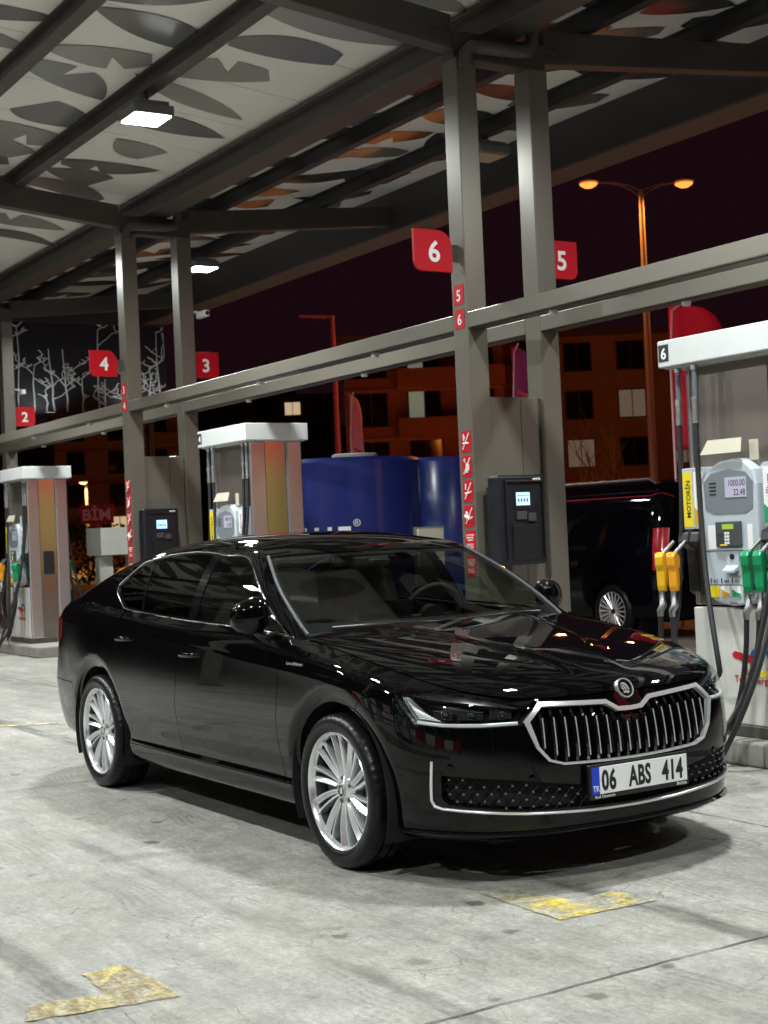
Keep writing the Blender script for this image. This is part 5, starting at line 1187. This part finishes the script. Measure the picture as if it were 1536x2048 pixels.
for i, (chh, da) in enumerate((('B', -.78), ('L', -.55), ('U', -.34), ('E', -.08))):
    a = phi0 + da + .02; n_ = Vector((math.cos(a), math.sin(a), 0)); e_ = Vector((-math.sin(a), math.cos(a), 0))
    text(chh, tc_ + n_ * (R_ + .004) + Vector((0, 0, 1.30)), e_, EZ, .34, SGNW, 'tank_lettering', tk, 'CENTER', .03, depth=.003)
a = phi0 + .10; n_ = Vector((math.cos(a), math.sin(a), 0)); e_ = Vector((-math.sin(a), math.cos(a), 0)); text('®', tc_ + n_ * (R_ + .004) + Vector((0, 0, 1.54)), e_, EZ, .12, SGNW, 'tank_lettering', tk, 'CENTER', .0, depth=.003)

# ================================================================ black van beyond the island
VP = mat('van_paint', (.002, .002, .003), .03, 0, spec=.22); VG = mat('van_glass', (.002, .002, .003), .02, 0, spec=.25)
van = root('parked_van', (-10.2, 8.6, 0), 'black parked van behind the payment terminal', 'van')
VX = -7.35; VYs = 7.85     # rear end, near side
def vy(z):   # side section
    return VYs + np.interp(z, [.25, .45, .85, 1.05, 1.25, 1.6, 1.8, 1.9], [.05, .01, 0, .01, .05, .13, .20, .40])
zz = [.28, .36, .48, .62, .76, .88, .98, 1.05, 1.12, 1.24, 1.4, 1.55, 1.68, 1.78, 1.84, 1.88, 1.905]; xs_ = np.linspace(VX, VX - 4.2, 60)
for sd in (1, -1):
    vs = []; m_ = MB()
    for x in xs_:
        for z in zz:
            y = vy(z); rc = max(0, (x - (VX - .22)) / .22); y += .14 * rc ** 2.5; xx_ = x - (.10 * max(0, z - 1.0) if x > VX - .3 else 0)
            vs.append((xx_, y if sd > 0 else 2 * 8.80 - y, z))
    k = len(zz); fs = []
    for i in range(59):
        for j in range(k - 1):
            cx = (xs_[i] + xs_[i + 1]) / 2; cz = (zz[j] + zz[j + 1]) / 2
            if math.hypot(cx - (VX - .96), cz - .35) > .40: fs.append((i * k + j, i * k + j + 1, (i + 1) * k + j + 1, (i + 1) * k + j))
    m_.add(vs, fs).build('side_panel', VP, van, smooth=40)
vr = MB(); vs = []
for z in zz:
    y = vy(z) + .14
    for t in np.linspace(0, 1, 12): vs.append((VX - .10 * max(0, z - 1.0) + .05 * math.sin(PI * t), y + (2 * 8.80 - 2 * y) * t, z))
vr.add(vs, [(i * 12 + j, i * 12 + j + 1, (i + 1) * 12 + j + 1, (i + 1) * 12 + j) for i in range(len(zz) - 1) for j in range(11)]).build('tailgate', VP, van, smooth=40)
MB().hexa([(VX - .12, VYs + .40, 1.903), (VX - 4.2, VYs + .40, 1.903), (VX - 4.2, 9.35, 1.903), (VX - .12, 9.35, 1.903), (VX - .3, VYs + .6, 1.95), (VX - 4.2, VYs + .6, 1.95), (VX - 4.2, 9.15, 1.95), (VX - .3, 9.15, 1.95)]).build('roof', VP, van, smooth=40)
MB().tube([(VX - .35, VYs + .30, 1.90), (VX - .45, VYs + .28, 1.96), (VX - 4.0, VYs + .28, 1.97)], .022, 8).build('roof_bar', mat('roof_bar_silver', (.10, .10, .10), .4, .5), van, smooth=60)
def vwin(x0, x1, z0, z1):
    vs = []; 
    for x in np.linspace(x0, x1, 6):
        for z in np.linspace(z0, z1, 5): vs.append((x - .02 * (z - 1.2), vy(z) - .006, z))
    MB().add(vs, [(i * 5 + j, i * 5 + j + 1, (i + 1) * 5 + j + 1, (i + 1) * 5 + j) for i in range(5) for j in range(4)]).build('side_window', VG, van, smooth=60)
vwin(VX - .42, VX - 1.55, 1.17, 1.70); vwin(VX - 1.68, VX - 3.0, 1.17, 1.70)
tlm = []
for z in np.linspace(.86, 1.36, 9):
    for q in np.linspace(0, 1, 5): tlm.append((VX - .02 - .15 * q - .10 * max(0, z - 1.0) + .012, vy(z) + .12 * (1 - q) ** 2.2 - .012, z))
MB().add(tlm, [(i * 5 + j, i * 5 + j + 1, (i + 1) * 5 + j + 1, (i + 1) * 5 + j) for i in range(8) for j in range(4)]).build('tail_light', mat('van_tail_light', (.35, .004, .02), .15, coat=1.0, emit=(.6, .01, .04), estr=.12), van, smooth=60)
vw = Vector((VX - .96, VYs + .13, .35))
vwh = MB().lathe([(.24, .10), (.245, .11), (.27, .118), (.31, .11), (.34, .08), (.35, .03), (.35, -.08), (.24, -.08)], vw, (0, -1, 0), 48).build('wheel', TYRE, van, smooth=40)
MB().lathe([(.235, .07), (.245, .11), (.238, .112), (.225, .06), (.21, 0)], vw, (0, -1, 0), 48).build('rim', ALLOY, vwh, smooth=40)
for k in range(20):
    a = 2 * PI * k / 20; d = Vector((math.cos(a), 0, math.sin(a))); MB().tube([vw + d * .04 + Vector((0, -.085, 0)), vw + d * .24 + Vector((0, -.10, 0))], [.014, .010], 6).build('spoke', ALLOY, vwh)
MB().box(VX - 4.1, VX - .25, VYs + .3, 9.3, .22, .5).build('underbody', VOIDM, van); MB().box(VX - .15, VX + .03, VYs + .15, 9.45, .30, .62).build('rear_bumper', VP, van, bevel=.05, seg=4)
MB().lathe([(.0, 0), (.42, 0), (.42, .35)], vw + Vector((0, .32, 0)), (0, -1, 0), 30).build('wheel_well', VOIDM, van)

# ================================================================ flags
def flag(name, base, h, w, m, label, face, stripes=None):
    r_ = root(name, (base[0], base[1], 0), label, 'flag'); f_ = Vector((face[0], face[1], 0)).normalized(); z0, z1 = h
    out = []
    n = 18
    for i in range(n + 1):
        t = i / n; out.append((w * (1.0 if t < .72 else math.sqrt(max(0, 1 - ((t - .72) / .28) ** 2))) * (.92 + .08 * math.sin(t * 7)), z0 + (z1 - z0) * t))
    vs = []; m_ = MB(); K = 5
    for a, z in out:
        for j in range(K):
            q = a * j / (K - 1); off = .05 * math.sin(z * 3 + q * 6) * (j / (K - 1)); vs.append((base[0] + f_.x * q - f_.y * off, base[1] + f_.y * q + f_.x * off, z))
    m_.add(vs, [(i * K + j, i * K + j + 1, (i + 1) * K + j + 1, (i + 1) * K + j) for i in range(n) for j in range(K - 1)]); cl = m_.build('cloth', m, r_, smooth=60)
    sd_ = cl.modifiers.new('thick', 'SOLIDIFY'); sd_.thickness = .004
    MB().tube([(base[0], base[1], 0), (base[0], base[1], z1 * .8), (base[0] + f_.x * .05, base[1] + f_.y * .05, z1 * .97), (base[0] + f_.x * w * .3, base[1] + f_.y * w * .3, z1 + .02)], .018, 8).build('pole', SGNW, r_, smooth=60)
    if stripes:
        for i in range(4):
            zc = z0 + (z1 - z0) * (.16 + .10 * i); nn = Vector((f_.y, -f_.x, 0)) * .035
            MB().prism([(w * .2, zc + .10), (w * .8, zc - .02), (w * .8, zc + .04), (w * .2, zc + .16)], Vector((base[0], base[1], 0)) + nn, f_, (0, 0, 1), (f_.y, -f_.x, 0), .004).build('print', stripes, r_)
    return r_
FP = mat('flag_pink', (.72, .30, .32), .7); FPU = mat('flag_purple', (.30, .09, .32), .7); FR = mat('flag_red', (.70, .03, .09), .6)
flag('feather_flag', (-20.25, 11.35), (2.0, 4.36), .30, FP, 'pale pink feather flag above the blue tank', (.55, .83), mat('flag_stripe', (.35, .08, .10), .7))
flag('feather_flag', (-15.20, 11.75), (2.9, 4.70), .42, FPU, 'purple feather flag seen between the two columns', (.55, .83), mat('flag_orange', (.6, .15, .08), .7))
flag('feather_flag', (-9.30, 9.98), (2.4, 4.46), .86, FR, 'big red feather flag above the right-hand pump', (.55, .83))

# ================================================================ street lamps
SODIUM = (1.0, .33, .06)
def street_lamp(name, x, y, h, heads, label, power, m, lampcol, estr, r0=.085):
    r_ = root(name, (x, y, 0), label, 'street lamp'); 
    MB().tube([(x, y, 0), (x, y, h * .5), (x, y, h)], [r0, r0 * .8, r0 * .55], 12).build('pole', m, r_, smooth=60)
    for (dx, dy, dz) in heads:
        e = Vector((x + dx, y + dy, h + dz)); b = Vector((x, y, h - .05))
        for o_ in (0, .16): MB().tube(bez(b - Vector((0, 0, o_)), b + Vector((dx * .15, dy * .15, dz * .8 - o_ * .5)), e - Vector((dx * .5, dy * .5, -.02 + o_ * .2)), e, 10), .014, 8).build('arm', m, r_, smooth=60)
        hd = Vector((dx, dy, 0)).normalized(); sdv = Vector((-hd.y, hd.x, 0))
        MB().lathe([(0, -.02), (.14, -.015), (.23, .02), (.20, .07), (.10, .12), (0, .13)], e + hd * .2, (0, 0, 1), 18).build('lamp_head', mat('lamp_head_grey', (.25, .24, .23), .5), r_, smooth=50)
        MB().lathe([(0, -.12), (.10, -.10), (.18, -.05), (.20, -.0205), (0, -.0203)], e + hd * .2, (0, 0, 1), 18).build('bulb', emat('bulb_%d_%d' % (x, y), (lampcol[0], lampcol[1] * .72, lampcol[2] * .7), estr), r_, smooth=60)  # bulb and head are oversized to stand in for the lamp's glow
        if power:
            l = bpy.data.lights.new('lamp', 'SPOT'); l.spot_size = math.radians(165); l.spot_blend = .5; l.energy = power; l.color = lampcol; l.shadow_soft_size = .12
            lo = bpy.data.objects.new('lamp', l); COL.objects.link(lo); lo.parent = r_; lo.location = (e + hd * .2 - Vector((x, y, 0)) - Vector((0, 0, .12)))
    return r_
LPM = mat('lamp_post_paint', (.40, .30, .22), .5, .2, var=.1)
street_lamp('street_lamp', -18.42, 17.97, 8.75, ((-.50, -.80, .20), (.40, .64, .12)), 'tall orange street lamp with two curved arms', 900, LPM, SODIUM, 2.4, .10)
street_lamp('street_lamp', -45.3, 32.1, 8.0, ((-.3, .1, .1),), 'added street lamp lighting the flats, hidden behind the nearest column', 15000, LPM, SODIUM, 3)  # added lamp, kept out of sight, to brighten the far flats
street_lamp('street_lamp', -61.4, 21.0, 4.4, ((.3, -.2, .1),), 'small pale lamp far off above the red shop sign', 900, LPM, (1.0, .62, .25), 5, .12)
street_lamp('street_lamp', -38.0, 40.0, 8.0, ((.5, -.4, .3),), 'added street lamp lighting the flats, hidden behind the right-hand pump', 15000, LPM, SODIUM, 3)  # second unseen lamp added to light the flats
street_lamp('street_lamp', -76.0, 30.0, 8.0, ((.5, -.4, .3),), 'added street lamp lighting the flats far off at the left', 7000, LPM, SODIUM, 3)  # unseen lamp added to light the left-hand flats
sl_ = root('area_light_post', (-23.83, 13.13, 0), 'unlit post with a flat lamp arm pointing left', 'street lamp'); RP = mat('post_red_lit', (.62, .12, .14), .5, .1)  # red light falling on the post is put into its colour
MB().tube([(-23.83, 13.13, 0), (-23.83, 13.13, 4), (-23.83, 13.13, 6.58)], [.10, .07, .055], 12).build('pole', RP, sl_, smooth=60)
MB().tube([(-23.83, 13.13, 6.55), (-23.95, 12.93, 6.57)], .03, 8).build('arm', RP, sl_); MB().hexa([(-23.93, 13.02, 6.53), (-24.27, 12.48, 6.59), (-24.37, 12.55, 6.59), (-24.03, 13.09, 6.53), (-23.93, 13.02, 6.60), (-24.27, 12.48, 6.64), (-24.37, 12.55, 6.64), (-24.03, 13.09, 6.60)]).build('lamp_head', RP, sl_, bevel=.01)

# ================================================================ bare tree
BARK = mat('bark', (.20, .13, .08), .8, var=.25, scale=8)
def bare_tree(x, y, h, label, seed):
    r_ = root('bare_tree', (x, y, 0), label, 'tree'); rnd = random.Random(seed); tr = MB(); cr = MB()
    def br(p, d, l, r, lev):
        pts = [p]; q = p.copy(); dd = d.copy()
        for i in range(4): dd = (dd + Vector((rnd.uniform(-.2, .2), rnd.uniform(-.2, .2), rnd.uniform(-.05, .18)))).normalized(); q = q + dd * l / 4; pts.append(q.copy())
        (tr if lev == 0 else cr).tube(pts, [r * (1 - .14 * i) for i in range(5)], 6 if lev < 2 else 4)
        if lev < 4:
            for k in range(3 if lev < 3 else 2):
                i = rnd.randint(2, 4); ax = Vector((rnd.uniform(-1, 1), rnd.uniform(-1, 1), rnd.uniform(.0, .8))).normalized()
                br(pts[i], (dd * .55 + ax * .75).normalized(), l * rnd.uniform(.55, .78), r * .5, lev + 1)
    br(Vector((x, y, 0)), Vector((0, 0, 1)), h * .34, .09, 0)
    for k in range(3): br(Vector((x, y, h * .25)), Vector((rnd.uniform(-.6, .6), rnd.uniform(-.6, .6), .8)).normalized(), h * .32, .05, 1)
    tr.build('trunk', BARK, r_, smooth=60); cr.build('crown', BARK, r_, smooth=60)
bare_tree(-25.3, 22.1, 4.6, 'bare leafless tree lit orange beyond the van', 4)
BUSH = mat('bush_leaf', (.035, .05, .02), .8, var=.3)
def bush(x, y, r, h, label, seed):
    r_ = root('hedge_bush', (x, y, 0), label, 'bush'); rnd = random.Random(seed); m_ = MB()
    for i in range(900):
        a = rnd.uniform(0, 2 * PI); t = rnd.random() ** .5; z = rnd.uniform(.1, h); rr_ = r * t * math.sqrt(max(.1, 1 - (z / h - .4) ** 2)); c = Vector((x + rr_ * math.cos(a), y + rr_ * math.sin(a), z)); s_ = rnd.uniform(.06, .14)
        e1 = Vector((rnd.uniform(-1, 1), rnd.uniform(-1, 1), rnd.uniform(-1, 1))).normalized() * s_; e2 = e1.orthogonal().normalized() * s_ * .6; m_.add([c - e1, c + e2, c + e1, c - e2], [(0, 1, 2, 3)])
    m_.build('crown', BUSH, r_); MB().cyl((x, y, 0), (x, y, h * .6), .05, 8).build('trunk', BARK, r_)
bush(-46.0, 15.2, 2.2, 2.2, 'dark bush below the red shop sign', 3)

# ================================================================ far buildings
WINF = mat('window_frame_dark', (.05, .04, .04), .5); PANE = mat('pane_dark', (.012, .011, .014), .08, spec=.6); LITW = emat('pane_lit', (1.0, .72, .42), .55); LITC = emat('pane_cool', (.75, .85, .62), .16); CURT = emat('pane_curtain', (1.0, .78, .58), .085)
def block(name, p0, p1, depth, h, floors, cols, wall, label, base=1.2, wscale=(1.3, 1.5), lit={}, balc=(), band=None, seed=0, skip=(), floor0=0):
    """p0 -> p1: foot of the visible facade, walls go back to the left of that direction"""
    p0 = Vector((*p0, 0)); p1 = Vector((*p1, 0)); e = (p1 - p0); L = e.length; e.normalize(); n = Vector((e.y, -e.x, 0))   # n looks out
    cen = (p0 + p1) / 2; r_ = root(name, tuple(cen), label, 'building')
    b0 = p0 - n * depth; b1 = p1 - n * depth
    MB().hexa([p0, p1, b1, b0] + [q + Vector((0, 0, h)) for q in (p0, p1, b1, b0)]).build('wall', wall, r_)
    MB().hexa([q + Vector((0, 0, h + .005)) for q in (p0 + n * .5 - e * .4, p1 + n * .5 + e * .4, b1 + e * .4, b0 - e * .4)] + [q + Vector((0, 0, h + .35)) for q in (p0 + n * .5 - e * .4, p1 + n * .5 + e * .4, b1 + e * .4, b0 - e * .4)]).build('roof_slab', mat('roof_slab', (.10, .07, .06), .7), r_)
    fh = (h - base) / floors; rnd = random.Random(seed)
    def slab(nm, a, b, z0, z1, o0, o1, m, par=r_):
        q = [p0 + e * a + n * o1, p0 + e * b + n * o1, p0 + e * b + n * o0, p0 + e * a + n * o0]
        return MB().hexa([v + Vector((0, 0, z0)) for v in q] + [v + Vector((0, 0, z1)) for v in q]).build(nm, m, par)
    for f in range(floor0, floors):
        z = base + f * fh + fh * .28
        if band: slab('storey_band', 0, L, base + f * fh - .12, base + f * fh + .10, .0, .10, band)
        for c in range(cols):
            if (f, c) in skip: continue
            w = wscale[0]; hh = wscale[1]; a = L * (c + .5) / cols - w / 2
            fr_ = slab('window', a - .07, a + w + .07, z - .07, z + hh + .07, .0, .045, WINF)
            k = lit.get((f, c)); m1 = {'w': LITW, 'c': LITC, 'k': CURT}.get(k, PANE)
            slab('pane', a, a + w / 2 - .03, z, z + hh, .046, .06, m1, fr_); slab('pane', a + w / 2 + .03, a + w, z, z + hh, .046, .06, m1 if k != 'c' else PANE, fr_)
            slab('sill', a - .15, a + w + .15, z - .17, z - .071, .0, .14, wall, fr_)
        for (c0, c1) in balc:
            a = L * c0 / cols; b = L * c1 / cols; bo = slab('balcony', a, b, base + f * fh + .02, base + f * fh + .20, .046, 1.2, wall); slab('parapet', a, b, base + f * fh + .2005, base + f * fh + 1.05, 1.08, 1.2, wall, bo)
    return r_
REDLIT = mat('render_red_lit', (.36, .17, .11), .85, var=.12, scale=.4); REDLIT2 = mat('render_deep_red_lit', (.30, .09, .065), .85, var=.14, scale=.4); CREAM = mat('render_cream', (.42, .25, .17), .85, var=.12, scale=.4); BRWN = mat('render_brown', (.14, .08, .07), .85, var=.12, scale=.4); BAND = mat('band_pale', (.33, .12, .08), .8)  # red light on the flats is put into the terracotta and brick colours
block('apartment_block', (-62.6, 50.8), (-57.6, 58.9), 14, 12.7, 4, 3, REDLIT, 'orange-lit apartment block above the black van', lit={(2, 1): 'k', (1, 0): 'k', (1, 2): 'k'}, seed=1, wscale=(1.55, 1.6))
block('apartment_block', (-67.0, 44.6), (-62.9, 51.2), 14, 12.9, 4, 3, REDLIT2, 'dark red block with balconies between the columns', band=BAND, balc=((0, 3),), seed=2, wscale=(1.6, 1.7))
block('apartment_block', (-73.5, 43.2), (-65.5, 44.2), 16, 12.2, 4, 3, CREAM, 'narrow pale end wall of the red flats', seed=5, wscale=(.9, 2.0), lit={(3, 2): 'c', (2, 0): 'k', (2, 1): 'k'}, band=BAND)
block('apartment_block', (-63.0, 36.6), (-58.3, 44.0), 12, 11.9, 4, 3, REDLIT2, 'deep red flats with a lit window left of the column', lit={(3, 1): 'c', (2, 1): 'c'}, band=BAND, balc=((1, 3),), seed=3, wscale=(1.7, 1.8))
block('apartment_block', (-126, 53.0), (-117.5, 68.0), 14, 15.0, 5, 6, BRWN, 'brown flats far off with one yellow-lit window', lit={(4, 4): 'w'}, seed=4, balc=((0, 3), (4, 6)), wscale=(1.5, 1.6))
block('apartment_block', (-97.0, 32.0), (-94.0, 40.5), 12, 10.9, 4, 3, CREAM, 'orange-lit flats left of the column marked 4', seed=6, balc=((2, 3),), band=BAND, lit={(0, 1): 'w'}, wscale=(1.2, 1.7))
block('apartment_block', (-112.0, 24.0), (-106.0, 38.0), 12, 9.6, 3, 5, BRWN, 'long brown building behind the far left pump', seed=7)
# wooded rise behind the roofs
hl_ = MB(); rnd = random.Random(2); vs = []
for i in range(60):
    t = i / 59; a = math.radians(150 + 38 * t - 28); d = 210; x = 5 + d * math.cos(a) ; y = -4 + d * math.sin(a); z = 20 + 5 * math.sin(i * .7) + rnd.uniform(0, 3)
    vs += [(x, y, -2), (x, y, z), (x * 1.15, y * 1.15, z * .8)]
hl_.add(vs, [(3 * i, 3 * i + 1, 3 * i + 4, 3 * i + 3) for i in range(59)] + [(3 * i + 1, 3 * i + 2, 3 * i + 5, 3 * i + 4) for i in range(59)]); tag(hl_.build('hill', mat('night_hill', (.012, .012, .012), .9)), kind='structure')

# ================================================================ mural wall, shop sign, white cabinet
mw = root('mural_wall', (-27.9, 7.6, 0), 'black wall with white branching line mural under the canopy end', 'wall')
MW = mat('mural_black', (.010, .011, .016), .6, var=.2); MWL = mat('mural_white', (.55, .57, .56), .6, var=.35, scale=3)
MB().box(-28.25, -28.0, 2.5, 10.72, 4.62, 7.6).build('wall', MW, mw); [MB().box(-28.2, -28.05, y, y + .15, 0, 4.62).build('post', STEELD, mw) for y in (2.9, 10.2)]
rnd = random.Random(21); m_ = MB()
def root_branch(y, z, dirn, l, w, lev):
    pts = [(y, z)]; horiz = dirn in ('l', 'r'); n = 5
    for i in range(n):
        if dirn == 'u': y += rnd.uniform(-.04, .04); z += l / n
        elif dirn == 'd': y += rnd.uniform(-.05, .05); z -= l / n
        else: y += (1 if dirn == 'r' else -1) * l / n * .8; z += l / n * rnd.uniform(.05, .95)
        pts.append((min(max(y, 2.55), 10.66), min(max(z, 4.66), 7.4)))
    m_.tube([(-27.985, a, b) for a, b in pts], [max(.012, w * (1 - .12 * i)) for i in range(n + 1)], 5)
    if lev < 3:
        for k in range(rnd.randint(2, 3)):
            i = rnd.randint(1, n); root_branch(pts[i][0], pts[i][1], rnd.choice('lr') if not horiz else rnd.choice('uulr'), l * rnd.uniform(.22, .5), w * .62, lev + 1)
for i in range(24): root_branch(3.0 + i * .325 + rnd.uniform(-.1, .1), 4.68, 'u', rnd.choice((.5, .8, 1.1, 1.5, 2.0)), .028, 0)
m_.build('mural_lines', MWL, mw)
sg_ = root('shop_sign', (-52, 17.2, 0), 'dim red shop sign with pale letters behind the far pump', 'sign'); e = Vector((.53, .847, 0)); o_ = Vector((-52.4, 16.55, 2.35)) + Vector((.53, .847, 0)) * .75
MB().prism([(0, 0), (1.35, 0), (1.35, .78), (0, .78)], o_, e, (0, 0, 1), (-e.y, e.x, 0), .12).build('board', mat('sign_dull_red', (.30, .02, .03), .4, emit=(.5, .02, .03), estr=.05), sg_); MB().cyl(o_ + e * .65 - Vector((0, 0, 2.35)) + Vector((0, 0, 0)), o_ + e * .65, .07, 8).build('post', LPM, sg_)
text('BİM', o_ + e * .67 + Vector((e.y, -e.x, 0)) * .01 + Vector((0, 0, .16)), e, EZ, .62, mat('sign_pale', (.55, .35, .33), .5, emit=(.6, .22, .2), estr=.08), 'lettering', sg_, 'CENTER', .03, sx=1.1)
wb = root('white_cabinet', (-18.2, 5.2, 0), 'white service cabinet on two legs left of the column marked 4', 'cabinet')
MB().box(-18.75, -18.05, 5.0, 5.85, 1.27, 1.74).build('box', PUMPP, wb, bevel=.01); MB().box(-18.5, -18.3, 5.05, 5.30, .0, 1.2695).build('leg', PUMPP, wb, bevel=.01); MB().box(-18.5, -18.3, 5.60, 5.80, .0, 1.2695).build('leg', PUMPP, wb, bevel=.01)
hp = root('guard_hoop_rail', (-17.3, 4.6, 0), 'low pale steel guard hoop behind the boot of the car', 'guard rail')
MB().tube([(-17.4, 4.5, 0), (-17.4, 4.5, .40), (-17.38, 4.54, .52), (-17.3, 4.65, .58), (-16.9, 5.4, .58), (-16.8, 5.52, .52), (-16.78, 5.55, .4), (-16.78, 5.55, 0)], .055, 12).build('hoop', mat('guard_white', (.55, .54, .50), .45, var=.1), hp, smooth=60)

# ================================================================ shop across the forecourt, behind the viewer (mirrored by the car)
shp = root('station_shop', (-4, -17, 0), 'station shop with red band across the forecourt, out of view', 'building')
MB().box(-22, 12, -22, -17, 0, 4.2).build('wall', mat('shop_wall', (.30, .29, .27), .7, var=.1), shp)
MB().box(-22, 12, -16.999, -16.9, 2.9, 3.5).build('fascia_band', mat('band_red', (.50, .015, .02), .4, emit=(.6, .01, .02), estr=.25), shp)
for i in range(9): 
    w_ = MB().box(-20 + i * 3.4, -18 + i * 3.4, -16.999, -16.95, .5, 2.6).build('window', WINF, shp); MB().box(-19.9 + i * 3.4, -18.1 + i * 3.4, -16.949, -16.93, .6, 2.5).build('pane', emat('shop_pane', (1.0, .93, .80), .55) if i in (2, 3, 5) else PANE, w_)

tt = root('price_totem', (13.5, 12.2, 0), 'tall red lit price totem ahead of the car, out of view', 'sign')
MB().box(13.4, 13.7, 10.6, 13.8, .0, 7.4).build('body', mat('totem_body', (.30, .02, .03), .4), tt, bevel=.03)
MB().box(13.38, 13.3995, 10.7, 13.7, 3.5, 7.3).build('lit_face', emat('totem_red', (1.0, .06, .10), 1.3), tt)
for i in range(4): MB().box(13.36, 13.3795, 10.9, 13.5, .9 + .62 * i, 1.4 + .62 * i).build('price_panel', emat('totem_green' if i % 2 else 'totem_price', (.15, 1.0, .25) if i % 2 else (1.0, .10, .06), 1.2), tt)

for i, y in enumerate((4.6, 7.4, 9.9)):  # spotlights added to brighten the mural lines
    wl_ = root('added_mural_washer', (-27.2, y, 4.55), 'small wall-washer spotlight added to brighten the mural, %s' % ('leftmost', 'middle', 'rightmost')[i], 'spotlight', 'added spotlights under the mural')
    MB().box(-27.30, -27.14, y - .12, y + .12, 4.50, 4.58).build('housing', DKG, wl_, bevel=.01); MB().box(-28.0, -27.301, y - .02, y + .02, 4.50, 4.53).build('bracket', DKG, wl_)
    MB().box(-27.28, -27.16, y - .10, y + .10, 4.5805, 4.584).build('lens', emat('washer_lens', (.9, 1.0, 1.0), 2.0), wl_)
    l = bpy.data.lights.new('washer', 'SPOT'); l.energy = 42; l.color = (.92, 1.0, 1.0); l.spot_size = math.radians(130); l.spot_blend = .6; l.shadow_soft_size = .08
    lo = bpy.data.objects.new('washer', l); COL.objects.link(lo); lo.parent = wl_; lo.location = (0, 0, .06); lo.rotation_euler = (Vector((-.8, 0, 1.4))).to_track_quat('-Z', 'Y').to_euler()

# unseen freezers and a low barrier, added to give the car doors reflections
for i in range(4):
    x = -9.0 + i * 2.3; fz = root('added_freezer', (x, -9.6, 0), 'unseen white ice freezer with red stripe, added to be mirrored in the doors', 'freezer', 'added freezers across the lane')
    MB().box(x - .8, x + .8, -10.0, -9.2, .05, 1.0).build('body', WHITEP, fz, bevel=.03); MB().box(x - .82, x + .82, -10.02, -9.18, 1.0005, 1.09).build('lid', DKG, fz, bevel=.02); MB().box(x - .8, x + .8, -9.199, -9.19, .30, .52).build('stripe', RED, fz)
gb = root('added_barrier', (1.5, -7.4, 0), 'unseen long red and white barrier, added to be mirrored in the doors', 'barrier')
for i in range(6): MB().box(-1.5 + i * 1.0, -.52 + i * 1.0, -7.5, -7.3, .15, .42).build('rail', RED if i % 2 else SGNW, gb, bevel=.01)
for i in range(3): MB().box(-1.45 + i * 2.9, -1.33 + i * 2.9, -7.48, -7.32, 0, .1495).build('foot', DKG, gb)
